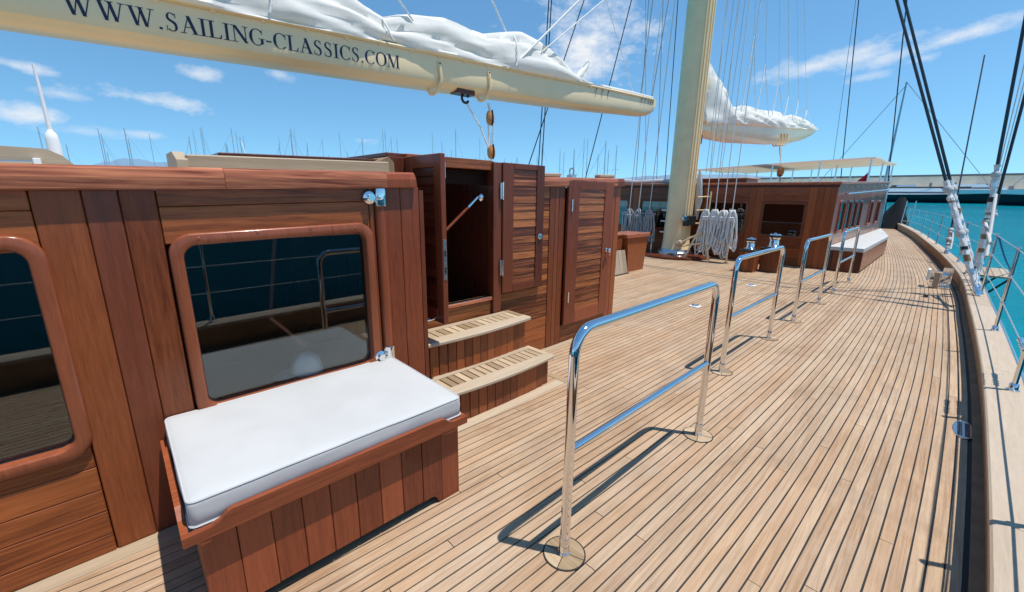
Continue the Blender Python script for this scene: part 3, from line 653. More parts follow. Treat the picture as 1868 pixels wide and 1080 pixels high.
# white cap lying on the ledge behind the glass
cp_ = thing('peaked_cap', 'white peaked cap lying on the ledge behind the window', 'cap', (-2.50, .72, .56))
Ls = []
for i in range(9):
    a = R(90*i/8); Ls.append([Vector((-2.50+.085*math.cos(a)*math.cos(b)+.006*math.sin(3*b), .70+.095*math.cos(a)*math.sin(b), .562+.12*math.sin(a)+.006*math.sin(5*b)*math.cos(a))) for b in [2*math.pi*k/20 for k in range(20)]])
MB().loops(Ls, True, True, True).build('crown', 'capcloth', cp_, True)
vis = [Vector((-2.50+.072*math.cos(b), .64-.12*math.sin(b)**.8, .575-.012*math.sin(b))) for b in [math.pi*k/12 for k in range(13)]]
MB().prism(vis, (0, 0, .006)).build('visor', 'capcloth', cp_)
# ------------------------------------------------------------------ handrails
def handrail(label, x, y0, y1, H=1.075):
    t = thing('handrail', label, 'handrail', (x, (y0+y1)/2, 0), 'steel handrails standing on the deck')
    r = .105; rad = .0225
    pts = [Vector((x, y0, .0)), Vector((x, y0, .3)), Vector((x, y0, .7)), Vector((x, y0, H-r))] + arc((x, y0+r, H-r), r, R(180), R(90), 8, (Y_, Z_))[1:] + [Vector((x, (y0+y1)/2, H))] + arc((x, y1-r, H-r), r, R(90), 0, 8, (Y_, Z_)) + [Vector((x, y1, .6)), Vector((x, y1, 0))]
    MB().tube(pts, rad, 20).build('frame', 'chrome', t, True)
    MB().tube([(x, y0+.015, .535), (x, y1-.015, .535)], .0185, 16).build('middle_bar', 'chrome', t, True)
    for y in (y0, y1):
        MB().lathe([(.029, 0), (.029, .012), (.0255, .016), (.0255, .085), (.0235, .09)], (x, y, .004), Z_, 20).build('collar', 'chrome', t, True)
        ring = MB().lathe([(.098, -.004), (.098, .0030), (.092, .0030), (.092, -.004)], (x, y, 0), Z_, 36).build('pad_seam', 'caulk', t)
        for q in range(4):
            a0 = R(90*q+20+1.2); a1 = R(90*q+110-1.2)
            po = [Vector((x, y, 0))+Vector((math.cos((a0+a1)/2)*.003, math.sin((a0+a1)/2)*.003, 0))] + [Vector((x+.0915*math.cos(a0+(a1-a0)*i/10), y+.0915*math.sin(a0+(a1-a0)*i/10), 0)) for i in range(11)]
            MB().prism([p-Vector((0, 0, .003)) for p in po], (0, 0, .0072)).build('deck_pad', 'teak_x', t)
        MB().lathe([(.0913, -.004), (.0913, .0022)], (x, y, 0), Z_, 24).build('pad_bed', 'caulk', t)
    return t
handrail('polished steel handrail standing beside the cushioned near bench and steps', -.965, 1.272, 2.712)
handrail('steel handrail second from the near bench, between the first and third rails', -1.27, 3.953, 5.386)
handrail('steel handrail third from the near bench, abreast of the winch boxes', -1.267, 6.423, 7.882)
handrail('steel handrail closest to the long white-cushioned after bench', -1.255, 8.919, 10.358)
# ------------------------------------------------------------------ forward boom with furled sail
BX, HW = -5.27, .235
bt = lambda y: 3.18+.057*y
BBK = [(-6, 2.44), (-.39, 2.715), (3.39, 2.896), (5.0, 2.985), (6.3, 3.065), (7.6, 3.165), (8.6, 3.27), (9.05, 3.33), (9.2, 3.40), (9.26, 3.52)]
BBK = [(y*1.067, 1.6+(z-1.6)*1.067) for y, z in BBK[:6]] + [(8.75, 3.31), (9.05, 3.36), (9.2, 3.42), (9.26, 3.52)]
def interp(K, y):
    if y <= K[0][0]: return K[0][1]
    for (a, p), (b, q) in zip(K, K[1:]):
        if y <= b: return p+(q-p)*(y-a)/(b-a)
    return K[-1][1]
bm_ = thing('boom', 'cream painted wooden boom with navy lettering and a furled sail on top', 'boom', (BX, 3, 2.7))
Ls = []
for y in frange(-6, 8.4, .3)+[8.6, 8.8, 8.95, 9.05, 9.13, 9.2, 9.24, 9.26]:
    a, b = bt(y), interp(BBK, y); hw = HW*(1-.35*max(0, (y-6)/3.3)**1.5); h = a-b; r = min(.085, h*.3)
    L = [(-hw, a), (hw, a), (hw, a-.02), (hw, b+h*.55), (hw, b+h*.33)] + [(hw-.17*(1-math.cos(q))*.8, b+h*.33*(1-math.sin(q))) for q in (R(30), R(60), R(90))] + [(-hw+.17*(1-math.cos(q))*.8, b+h*.33*(1-math.sin(q))) for q in (R(90), R(60), R(30))] + [(-hw, b+h*.33), (-hw, b+h*.55)]
    Ls.append([Vector((BX+u, y, v)) for u, v in L])
MB().loops(Ls, True, True, True).build('spar', 'cream', bm_, True, ang=28)
for s_ in (-1, 1):
    MB().tube([(BX+s_*(HW*(1-.35*max(0, (y-6)/3.3)**1.5)+.012), y, bt(y)-.012) for y in frange(-6, 9.1, .5)], .020, 8).build('edge_moulding', 'cream', bm_, True)
    MB().tube([(BX+s_*(HW*(1-.35*max(0, (y-6)/3.3)**1.5)-.005), y, bt(y)+.022) for y in frange(-6, 7.4, .5)], .008, 6).build('jack_rod', 'wiregrey', bm_, True)
for y in frange(-1.5, 6.7, .42): B('rod_eye', 'cream', bm_, BX+HW-.02, BX+HW+.016, y-.02, y+.02, bt(y)-.05, bt(y)+.028, .004)
# serif lettering, cut as flat navy shapes lying on the side of the spar
def glyphs():
    t, s, sf = .125, .045, .04
    def bar(x0, y0, x1, y1, wd):  # slanted bar with horizontal ends
        return [(x0, y0), (x0+wd, y0), (x1+wd, y1), (x1, y1)]
    def srf(xc, y, w_): return [(xc-w_/2, y-(sf if y > .5 else 0)), (xc+w_/2, y-(sf if y > .5 else 0)), (xc+w_/2, y+(0 if y > .5 else sf)), (xc-w_/2, y+(0 if y > .5 else sf))]
    def arcs(cx, cy, rx, ry, a0, a1, thick, n=22, thin=.045):
        out_ = []
        P = []
        for i in range(n+1):
            a = R(a0+(a1-a0)*i/n); wd = thin+(thick-thin)*abs(math.cos(a))**1.5
            P.append(((cx+rx*math.cos(a), cy+ry*math.sin(a)), (cx+(rx-wd)*math.cos(a), cy+(ry-thin-(wd-thin)*.25)*math.sin(a))))
        for p, q in zip(P, P[1:]): out_.append([p[0], q[0], q[1], p[1]])
        return out_
    G = {}
    G['I'] = (.36, [bar(.12, 0, .12, 1, t), srf(.18, 0, .32), srf(.18, 1, .32)])
    G['L'] = (.64, [bar(.11, 0, .11, 1, t), srf(.17, 1, .32), [(.02, 0), (.56, 0), (.56, .05), (.02, .05)], [(.56, 0), (.60, .26), (.565, .26), (.49, .03)]])
    G['A'] = (.74, [bar(.60-t+.06, 0, .37-.09, 1, t+.02), bar(.10, 0, .345, .97, s), [(.2, .33), (.52, .33), (.52, .38), (.2, .38)], srf(.12, 0, .24), srf(.60, 0, .28)])
    G['N'] = (.78, [bar(.13, 0, .13, 1, s), bar(.60, 0, .10, 1, t+.03), bar(.63, 0, .63, 1, s), srf(.15, 0, .26), srf(.12, 1, .22), srf(.65, 1, .26)])
    G['M'] = (.92, [bar(.12, 0, .12, 1, s), bar(.40, 0, .10, 1, t+.02), bar(.43, 0, .70, 1, s), bar(.70, 0, .70, 1, t), srf(.14, 0, .26), srf(.76, 0, .30), srf(.1, 1, .2), srf(.78, 1, .22)])
    G['W'] = (1.02, [bar(.25, 0, .07, 1, t), bar(.30, 0, .46, .92, s), bar(.58, 0, .40, 1, t), bar(.63, 0, .84, 1, s), srf(.12, 1, .28), srf(.46, 1, .28), srf(.86, 1, .24)])
    G['C'] = (.72, arcs(.40, .5, .36, .52, 42, 318, t+.02)+[[(.63, .66), (.67, .66), (.67, 1.0), (.64, 1.0)]])
    G['G'] = (.78, arcs(.40, .5, .36, .52, 42, 320, t+.02)+[[(.63, .68), (.66, .68), (.66, 1.0), (.635, 1.0)], [(.57, .10), (.57+t, .10), (.57+t, .42), (.57, .42)], [(.46, .40), (.76, .40), (.76, .44), (.46, .44)]])
    G['O'] = (.80, arcs(.40, .5, .37, .52, 0, 360, t+.02, 32))
    sp = []
    for (cx, cy, rx, ry, a0, a1) in ((.28, .75, .19, .27, 35, 180), (.28, .245, .21, .265, -145, 0)):
        n = 14; P = []
        for i in range(n+1):
            a = R(a0+(a1-a0)*i/n); wd = .05+.05*abs(math.cos(a)); P.append(((cx+rx*math.cos(a), cy+ry*math.sin(a)), (cx+(rx-wd)*math.cos(a), cy+(ry-.05)*math.sin(a))))
        sp += [[p[0], q[0], q[1], p[1]] for p, q in zip(P, P[1:])]
    K = [(.09, .75), (.12, .66), (.2, .58), (.34, .48), (.43, .38), (.49, .245)]; K2 = [(.19, .75), (.21, .69), (.27, .635), (.42, .54), (.36+.02, .345), (.39, .245)]
    K = [((.09, .75), (.19, .75)), ((.105, .65), (.21, .69)), ((.17, .56), (.29, .625)), ((.28, .47), (.42, .53)), ((.36, .38), (.475, .42)), ((.39, .245), (.49, .245))]
    sp += [[p[0], q[0], q[1], p[1]] for p, q in zip(K, K[1:])]
    sp += [[(.42, .74), (.455, .74), (.455, 1.0), (.43, 1.0)], [(.075, 0), (.10, 0), (.11, .28), (.075, .28)]]
    G['S'] = (.58, sp)
    G['.'] = (.28, [[(.07, 0), (.19, 0), (.19, .12), (.07, .12)]])
    G['-'] = (.36, [[(.04, .30), (.31, .30), (.31, .39), (.04, .39)]])
    return G
G = glyphs(); txt = 'WWW.SAILING-CLASSICS.COM'
CH = .142; adv = [G[c][0] for c in txt]; Y0, Y1 = -.03, 2.845; kx = (Y1-Y0)/sum(adv); yy = Y0
for c in txt:
    m = MB()
    for i, poly in enumerate(G[c][1]):
        lift = .0022+.00008*(i % 5)
        V_ = [Vector((BX+HW+lift, yy+u*kx, bt(yy+u*kx)-.258+v*CH)) for u, v in poly]
        m.add(V_, [tuple(range(len(V_)))])
    yy += G[c][0]*kx
    m.build('letter', 'navy', bm_)
# hoops, fittings
for y in (3.42, 4.27):
    x = BX+HW+.012
    pts = [Vector((x, y, bt(y)-.13)), Vector((x+.006, y+.01, bt(y)-.28)), Vector((x+.004, y+.015, interp(BBK, y)+.10))] + bez((x, y+.012, interp(BBK, y)+.07), (x-.03, y-.02, interp(BBK, y)-.10), (x-.16, y-.06, interp(BBK, y)-.07), 8) + [Vector((x-.20, y-.07, interp(BBK, y)+.01))]
    MB().tube(pts, .022, 8).build('fairlead_hoop', 'cream', bm_, True)
    B('hoop_plate', 'creamdull', bm_, BX+HW, BX+HW+.02, y-.028, y+.028, bt(y)-.20, bt(y)-.10, .003)
    for q in (-.12, -.175): MB().lathe([(.013, 0), (.012, .006), (.004, .008)], (BX+HW+.02, y, bt(y)+q), X_, 8).build('bolt', 'black', bm_, True)
zq = interp(BBK, 3.95); B('lead_plate', 'mah_dark', bm_, BX+.02, BX+HW-.04, 3.74, 4.05, zq-.03, zq+.03, .004)
MB().tube(arc((BX+.12, 3.93, zq-.07), .06, R(20), R(330), 14, (Y_, Z_)), .018, 8).build('lead_ring', 'black', bm_, True)
for y in (6.9, 7.1, 7.3, 8.6, 8.75, 8.9, 9.0, 9.1):
    w_ = HW*(1-.35*max(0, (y-6)/3.3)**1.5)
    MB().tube([(BX+w_+.01, y, bt(y)+.01), (BX+w_+.018, y+.01, bt(y)-.06), (BX+w_+.012, y-.015, bt(y)-.12)], .012, 6).build('lashing', 'ropegrey', bm_, True)
MB().tube([(BX+.12, 7.2, bt(7.2)+.05), (BX+.13, 8.2, bt(8.2)+.05), (BX+.12, 9.15, bt(9.15)+.04)], [.035, .03, .02], 8).build('outhaul_cover', 'whitepaint', bm_, True)
# furled sail
def furled(name, label, y0, y1, HK, base, wid, seed, tail=None, rough=1.0):
    m = MB(); nU = 34; Ls = []; Vs = frange(y0, y1, .045)
    for y in Vs:
        h = interp(HK, y); L = []
        for i in range(nU+1):
            a = R(-14+208*i/nU); w_ = wid*(.75+.35*min(1, h/.45))
            p = Vector((math.cos(a), math.sin(a), 0)); fold = noise.noise(Vector((a*1.4+seed, y*.5+a*.5, 0)))*.20 - (1-abs(noise.noise(Vector((a*2.2+y*.45, y*.22, seed)))))**4*.24 - (1-abs(noise.noise(Vector((a*4.8-y*.7+seed, y*.30, seed+4)))))**5*.11 + noise.noise(Vector((a*7+y*1.3, y*.9, seed+9)))*.035*rough + .17
            q = 1+fold*(1.15 if math.sin(a) > -.05 else .4)
            L.append(Vector((BX+p.x*w_*q, y+.03*noise.noise(Vector((a, y*2, seed))), base(y)+.02+max(p.y, -.08)*h*q)))
        Ls.append(L)
    o = m.loops(Ls, False).build(name, 'sail', None, True, ang=75); return tag(o, label, 'sail')
HK1 = [(-6, .62), (-1, .60), (.4, .55), (1.6, .56), (2.2, .46), (2.55, .33), (2.72, .27), (2.9, .33), (3.05, .36), (3.5, .40), (4.0, .36), (4.25, .34), (4.6, .42), (4.95, .50), (5.4, .47), (5.9, .34), (6.3, .17), (6.6, .10), (6.75, .06)]
furled('furled_sail', 'white sail bundled on top of the lettered cream boom', -6, 6.75, HK1, bt, .27, 3.3)
fl = MB(); a_ = [Vector((BX+.1, 6.3, bt(6.3)+.03)), Vector((BX+.05, 6.62, bt(6.62)+.20)), Vector((BX, 6.90, bt(6.9)+.44))]
pts = bez(a_[0], a_[1]+Vector((0, 0, -.06)), a_[2], 8)
tag(MB().tube(pts, [.07, .075, .07, .06, .06, .055, .055, .06, .05], 10).warp(lambda p: p+Vector((noise.noise(p*7)*.03, noise.noise(p*7+Vector((3, 3, 3)))*.03, noise.noise(p*8+Vector((9, 0, 0)))*.04))).build('sail_corner', 'sail', None, True, ang=75), 'rolled white sail corner sticking up at the end of the furled sail', 'sail')
for i, y in enumerate((-.6, 1.42, 2.72, 4.72)):
    h = interp(HK1, y); t_ = []
    for k in range(13):
        a = R(-8+196*k/12); t_.append((BX+math.cos(a)*.325*(.75+.35*min(1, h/.45)), y+.10*math.sin(a)*(1 if i % 2 else -1), bt(y)+.01+math.sin(max(0, a))*h*1.22))
    tag(MB().tube(t_, .012, 8).build('sail_tie', 'rope', None, True), ['white rope tie round the sail at the forward end of the lettering', 'grey-white rope tie above the middle of the lettering', 'white knotted rope tie above the last word of the lettering', 'rope tie round the sail above the block hoop'][i], 'rope')
# block and tackle hanging from the boom
tk = thing('boom_tackle', 'pair of varnished wooden blocks on white rope hanging from the boom', 'tackle', (BX+.2, 4.44, 2.1))
def blk(c, s=1.):
    c = Vector(c)
    MB().lathe([(.01, -.105*s), (.045*s, -.095*s), (.066*s, -.055*s), (.072*s, 0), (.066*s, .055*s), (.045*s, .095*s), (.01, .105*s)], c, (0, 0, 1), 18).warp(lambda p: Vector((c.x+(p.x-c.x)*.8, p.y, p.z))).build('block', 'block', tk, True)
    MB().tube([c+Vector((.045, 0, .11)), c+Vector((.062, 0, 0)), c+Vector((.045, 0, -.11))], .012, 6).build('block_strap', 'black', tk, True)
cx_ = BX+.12
blk((cx_, 4.40, 2.725)); blk((cx_, 4.42, 2.24))
MB().tube([(cx_, 4.36, 2.93), (cx_, 4.39, 2.83)], .018, 8).build('shackle', 'steel', tk, True)
MB().tube([(cx_, 4.36, 2.68), (cx_, 4.37, 2.28)], .012, 6).build('rope', 'rope', tk, True); MB().tube([(cx_, 4.46, 2.68), (cx_, 4.46, 2.28)], .012, 6).build('rope', 'rope', tk, True)
MB().tube([(cx_, 3.96, 2.86), (cx_, 4.20, 2.58), (cx_, 4.37, 2.28)], .011, 6).build('rope', 'rope', tk, True)
MB().tube([(cx_, 4.42, 2.15), (cx_-.05, 4.43, 1.72)], .012, 6).build('rope', 'rope', tk, True)
# ------------------------------------------------------------------ mast
ms = thing('mast', 'thick cream mast with vertical tracks, standing on a dark round deck collar', 'mast', (BX, 11.3, 0))
def ell(zz, a, b): return [Vector((BX+a*math.cos(q), 11.3+b*math.sin(q), zz)) for q in [2*math.pi*i/40 for i in range(40)]]
MB().loops([ell(.10, .40, .40), ell(.16, .37, .37), ell(.5, .345, .345), ell(1.4, .33, .33), ell(2.4, .325, .325), ell(18, .31, .31)], True, False, True).build('spar', 'creamdull', ms, True)
for q, wd in ((-38, .03), (-25, .045), (-10, .03), (6, .04)):
    a = R(q); c = Vector((BX+.325*math.cos(a), 11.3+.325*math.sin(a), 0)); d = Vector((math.cos(a), math.sin(a), 0)); tn = Vector((-math.sin(a), math.cos(a), 0))
    MB().prism([c-tn*wd/2+Z_*.5-d*.01, c+tn*wd/2+Z_*.5-d*.01, c+tn*wd/2+d*.028+Z_*.5, c-tn*wd/2+d*.028+Z_*.5], (0, 0, 15)).build('track', 'cream', ms)
MB().lathe([(.46, 0), (.46, .06), (.42, .10), (.40, .14)], (BX, 11.3, .06), Z_, 40).build('collar_ring', 'steel', ms, True)
MB().lathe([(.95, 0), (.95, .05), (.90, .07), (.4, .075)], (BX, 11.3, .001), Z_, 48).build('deck_collar', 'mah_dark', ms, True)
for i in range(5):
    c = Vector((BX+.40+.0*i, 11.02-.0+.11*i-.12, .98)); B('rope_clutch', 'black', ms, c.x-.07, c.x+.05, c.y-.045, c.y+.045, .86, 1.12, .012)
MB().lathe([(.07, 0), (.072, .03), (.05, .06), (.05, .12), (.075, .15), (.06, .17)], (BX+.31, 10.98, 1.05), (.6, -.8, 0), 18).build('winch', 'chrome', ms, True)
for zc in (.62, .92, 1.22): 
    B('mast_step', 'whitepaint', ms, BX-.46, BX-.31, 11.2, 11.26, zc, zc+.03, .004)
for i in range(4):
    zc = .55+.35*i; MB().tube([(BX+.36, 11.55, zc), (BX+.66, 11.62, zc+.02)], .018, 6).build('ladder_rung', 'cream', ms, True)
MB().tube([(BX+.66, 11.62, .1), (BX+.67, 11.62, 1.75)], .02, 6).build('ladder_side', 'cream', ms, True)
MB().tube([(BX+.30, 11.72, 1.0), (BX+.33, 11.70, 1.5), (BX+.30, 11.70, 2.0), (BX+.28, 11.68, 2.3)], [.05, .10, .08, .03], 8).build('rolled_canvas', 'white', ms, True)
# pin rail with coiled halyards beside the mast
pr_ = thing('pin_rail', 'bent steel pin rail on splayed legs beside the mast', 'rail', (-4.1, 11.0, 0))
MB().tube([(-4.55, 11.12, 1.18), (-3.72, 10.98, 1.22)], .022, 8).build('bar', 'steel', pr_, True)
for (a, b) in (((-4.50, 11.11, 1.18), (-4.12, 10.75, 0)), ((-3.85, 11.0, 1.2), (-3.78, 11.0, 0)), ((-4.50, 11.11, 1.0), (-4.75, 10.72, 0))): MB().tube([a, b], .026, 8).build('leg', 'creamdull', pr_, True); MB().lathe([(.06, 0), (.06, .01), (.03, .02)], (b[0], b[1], .002), Z_, 12).build('foot', 'steel', pr_, True)
MB().tube([(-4.9, 10.95, .45), (-4.45, 10.9, .72)], .024, 6).build('brace', 'creamdull', pr_, True); MB().tube([(-4.95, 10.9, .32), (-4.4, 10.88, .45)], .024, 6).build('brace', 'creamdull', pr_, True)
tag(MB().lathe([(.01, -.10), (.07, -.08), (.10, 0), (.07, .08), (.01, .10)], (-4.90, 10.72, .42), (.5, .6, .6), 16).build('wooden_fender', 'teak_pale', None, True), 'round wooden bobbin lashed at the foot of the mast', 'bobbin')
def coil(c, label, wd=.12, L=1.1, n=9, seed=0, mat='rope', up_=None):
    t = thing('rope_coil', label, 'rope', (c[0], c[1], c[2]-L)); rr_ = random.Random(seed); c = Vector(c)
    m = MB()
    for i in range(n):
        o = Vector((rr_.uniform(-.9, .9)*wd, rr_.uniform(-.07, .07), rr_.uniform(-.03, .05))); ww = wd*rr_.uniform(.5, 1.1); ll = L*rr_.uniform(.62, 1.05); P = []
        for k in range(20):
            a = 2*math.pi*k/20; zz_ = math.sin(a); P.append(c+o*(1-.55*zz_)+Vector((noise.noise(Vector((i, k*.35, seed)))*.03, noise.noise(Vector((i+5, k*.35, seed)))*.03, 0))+Vector((ww*math.cos(a)*(.75 if zz_ > 0 else 1)*.7, .02*math.cos(a*2+i), -ll/2+ll/2*(abs(zz_)**.6)*(1 if zz_ > 0 else -1))))
        m.tube(P, .017, 6, True, True)
    m.build('loops', mat, t, True)
    m = MB()
    for k in range(3): m.tube([c+Vector((wd*.75*math.cos(a), .075*math.sin(a), -.16-.034*k)) for a in [2*math.pi*j/14 for j in range(14)]], .017, 6, True, True)
    m.build('turns', mat, t, True)
    if up_: MB().tube([c+Vector((0, 0, -.05)), Vector(up_)], .011, 6).build('halyard', 'rope', t, True)
    return t
for i, x in enumerate((-4.40, -4.18, -3.98, -3.78)):
    coil((x, 10.95, 1.28), ['thick white rope coil on the pin rail, beside the mast ladder', 'white rope coil second from the mast on the pin rail', 'white rope coil third from the mast on the pin rail', 'white rope coil at the outboard end of the pin rail'][i], .11, 1.14, 10, i, 'rope', (x-.15+.12*i-.35, 11.25, 17))
MB()
for i, x in enumerate((-6.75, -6.45, -6.1)):
    coil((x, 11.2, 1.22), ['grey rope coil on the far side of the mast, beside the wooden chest', 'grey rope coil between two others on the far side of the mast', 'grey rope coil on the far side close against the mast'][i], .13, 1.0, 10, 20+i, 'ropegrey', (x+.5, 11.3, 17))
pr2 = thing('pin_rail', 'dark steel pin rail on the far side of the mast', 'rail', (-6.4, 11.2, 0))
MB().tube([(-7.0, 11.22, 1.12), (-5.9, 11.22, 1.12)], .022, 8).build('bar', 'steel', pr2, True)
for x in (-6.95, -5.95): MB().tube([(x, 11.22, 1.12), (x, 11.22, 0)], .024, 8).build('leg', 'steel', pr2, True)
# ------------------------------------------------------------------ after boom and sail
b2t = lambda y: 3.58+.088*(y-12)
b2 = thing('boom', 'shorter cream boom running aft from the thick mast', 'boom', (BX, 18, 3.5)); Ls = []
B2K = [(11.6, 3.2), (14, 3.24), (18, 3.52), (20, 3.72), (22, 4.05), (23.6, 4.42), (23.9, 4.55)]
for y in frange(11.64, 23.9, .4):
    a, b = b2t(y), min(interp(B2K, y), b2t(y)-.06); hw = .21*(1-.3*max(0, (y-18)/6))
    Ls.append([Vector((BX+u, y, v)) for u, v in ((-hw, a), (hw, a), (hw, b+(a-b)*.35), (hw*.6, b), (-hw*.6, b), (-hw, b+(a-b)*.35))])
MB().loops(Ls, True, True, True).build('spar', 'cream', b2, True, ang=30)
MB().tube([(BX+.22, y, b2t(y)-.01) for y in frange(11.7, 23, .8)], .022, 6).build('edge_moulding', 'cream', b2, True)
for y in (18.6, 18.95, 19.3):
    c = Vector((BX+.2, y, interp(B2K, y)+.05)); MB().tube([c+Vector((.02, 0, .3)), c+Vector((.05, 0, .1)), c+Vector((0, -.08, -.10)), c+Vector((-.15, -.15, -.14)), c+Vector((-.25, -.18, 0))], .03, 6).build('fairlead_hoop', 'creamdull', b2, True)
B('gooseneck', 'black', b2, BX-.1, BX+.16, 11.55, 11.9, 2.98, 3.25, .03)
HK2 = [(11.6, 1.35), (12.4, 1.30), (13.0, 1.12), (13.4, .72), (13.7, .42), (14.5, .52), (16, .44), (17, .46), (18, .52), (19, .38), (20, .44), (21.5, .38), (22.8, .30), (23.6, .14), (24, .05)]
furled('furled_sail', 'white crumpled sail bundled on the after boom behind the mast', 11.68, 24, HK2, b2t, .26, 8.1, rough=2.2)
t2 = thing('boom_tackle', 'single wooden block on a rope hanging from the after boom', 'tackle', (BX+.1, 19.7, 2.2))
MB().tube([(BX+.1, 19.0, 3.55), (BX+.1, 19.25, 3.25)], .035, 8).build('shackle', 'steel', t2, True); MB().tube([(BX+.1, 19.25, 3.25), (BX+.1, 19.8, 2.1)], .03, 6).build('rope', 'rope', t2, True)
MB().lathe([(.02, -.2), (.1, -.15), (.13, 0), (.1, .15), (.02, .2)], (BX+.1, 19.6, 2.62), (0, .3, 1), 14).build('block', 'block', t2, True)
for i, (y, hh) in enumerate(((14.3, 6.3), (15.6, 5.8), (17.2, 5.6), (18.6, 5.3), (20.0, 5.35), (21.4, 5.2))):
    t_ = thing('lazy_jack', 'thin white lazy jack lines forking up from the after sail', 'rope', (BX, y, b2t(y)), 'lazy jacks over the after sail')
    MB().tube([(BX+.2, y, b2t(y)+.3), (BX+.1, y+.5, hh)], .016, 6).build('line', 'rope', t_, True); MB().tube([(BX+.2, y+1.3, b2t(y+1.3)+.2), (BX+.1, y+.5, hh)], .009, 6).build('line', 'rope', t_, True)
    MB().tube([(BX+.1, y+.5, hh), (BX-.05, 12.2+.1*i, 17)], .007, 6).build('line', 'rope', t_, True)
for i, (p, q, rad, lb) in enumerate((((BX+.25, 3.05, bt(3.05)+.30), (BX+.25, .6, 5.9), .010, 'white line running up forward from the sail over the last letters'), ((BX+.1, 4.75, bt(4.75)+.50), (BX+.1, 2.9, 6.2), .012, 'white line running up forward from the top of the lettered sail'),
    ((BX+.3, 4.75, bt(4.75)+.06), (BX+.35, 9.0, 7.2), .016, 'thick white line slanting up aft from the sail tie'), ((BX+.3, 5.3, bt(5.3)+.3), (BX+.3, 9.5, 6.9), .010, 'thin white line slanting up aft over the sail peak'), ((BX-.1, 6.7, 6.2), (BX, 8.6, bt(8.6)), .006, 'thin grey topping line down to the boom end'))):
    tag(MB().tube([p, q], rad, 8).build('sail_line', 'rope', None, True), lb, 'rope')
# ------------------------------------------------------------------ after deckhouse
ah = thing('deckhouse', 'after mahogany deckhouse behind the mast with square windows and handrail', 'deckhouse', (-5.27, 16, 0))
XA, YA, ZA = -1.93, 11.82, 1.93
def board_front(x0, x1, z0, z1, mat='mah_z'): B('plank', mat, ah, x0+.001, x1-.001, YA, YA+.03, z0, z1, .004)
fw_wins = [(-8.1, -7.15), (-6.75, -5.75), (-4.75, -3.72), (-3.40, -2.46)]
x = XA; 
cuts = [XA, -2.05, -2.17, -2.30, -2.46]
for a, b in zip(cuts, cuts[1:]): board_front(b, a, 0, ZA-.07)
prev = -2.46
for (a, b) in sorted(fw_wins, reverse=True):
    if b < prev-.01:
        n = max(1, round((prev-b)/.14)); 
        for i in range(n): board_front(prev-(prev-b)*(i+1)/n, prev-(prev-b)*i/n, 0, ZA-.07)
    for z0, z1 in ((0, .2), (.2, .42), (.42, .68), (1.50, 1.66), (1.66, ZA-.07)): board_front(a, b, z0, z1, 'mah_x')
    prev = a
for i in range(4): board_front(-8.6+.125*i, -8.6+.125*(i+1), 0, ZA-.07)
for (a, b) in fw_wins:
    def rx(d, r, yy, n=6):
        o = []
        for (cx, cz, a0) in ((b-d-r, 1.51-d-r, 0), (a+d+r, 1.51-d-r, 90), (a+d+r, .67+d+r, 180), (b-d-r, .67+d+r, 270)):
            for i in range(n+1): q = R(a0+90*i/n); o.append(Vector((cx+r*math.cos(q), yy, cz+r*math.sin(q))))
        return o
    f = MB().loops([rx(-.01, .08, YA+.03), rx(-.01, .08, YA-.012), rx(.01, .07, YA-.024), rx(.045, .05, YA-.016), rx(.05, .05, YA+.02)]).build('window', 'mah_x', ah, True)
    L = rx(.045, .05, YA+.012); MB().loops([L, [p+Vector((0, .006, 0)) for p in L]], True, True, True).build('pane', 'glass', f)
B('inner_floor', 'interior', ah, -8.5, XA-.05, YA+.05, 20.4, .3, .34, 0); B('inner_back', 'interior', ah, -8.5, XA-.05, 20.36, 20.4, .3, 1.8, 0); B('seat_block', 'mah_x', ah, -4.9, -2.6, 13.2, 13.6, .34, .95, .02)
ADZ = lambda p: Vector((p.x, p.y, p.z+.030*(p.y-YA)))
m = MB().box(-8.7, XA+.05, YA-.05, 20.6, ZA-.02, ZA+.045, .012).warp(ADZ).build('roof', 'mah_red', ah)
m = MB().box(-8.65, XA+.02, YA-.02, 20.5, ZA-.07, ZA-.021, .006).warp(ADZ).build('roof_edge', 'mah_dark', ah)
# side wall with its run of windows
sw = [(12.35, 13.05), (13.2, 13.9), (14.05, 14.75), (14.9, 15.6), (17.0, 17.75), (18.7, 19.4)]
pv = YA+.03
for (a, b) in sw:
    n = max(1, round((a-pv)/.14))
    for i in range(n): B('plank', 'mah_redz', ah, XA-.03, XA, pv+(a-pv)*i/n+.001, pv+(a-pv)*(i+1)/n-.001, 0, ZA-.06+.028*(a-YA), .003)
    B('plank', 'mah_y', ah, XA-.03, XA, a, b, 0, .80, .003); B('plank', 'mah_y', ah, XA-.03, XA, a, b, 1.56, ZA-.06+.028*(a-YA), .003)
    def ry_(d, r, xx, n=5):
        o = []
        for (cy, cz, a0) in ((b-d-r, 1.57-d-r, 0), (a+d+r, 1.57-d-r, 90), (a+d+r, .79+d+r, 180), (b-d-r, .79+d+r, 270)):
            for i in range(n+1): q = R(a0+90*i/n); o.append(Vector((xx, cy+r*math.cos(q), cz+r*math.sin(q))))
        return o
    f = MB().loops([ry_(-.01, .09, XA-.02), ry_(-.01, .09, XA+.012), ry_(.01, .08, XA+.03), ry_(.05, .06, XA+.02), ry_(.055, .06, XA-.02)]).build('window', 'mah_redz', ah, True)
    L = ry_(.05, .06, XA-.008); MB().loops([L, [p-Vector((.006, 0, 0)) for p in L]], True, True, True).build('pane', 'glass', f)
    pv = b
n = 8
for i in range(n): B('plank', 'mah_redz', ah, XA-.03, XA, pv+(20.5-pv)*i/n+.001, pv+(20.5-pv)*(i+1)/n-.001, 0, ZA-.06+.028*(pv-YA), .003)
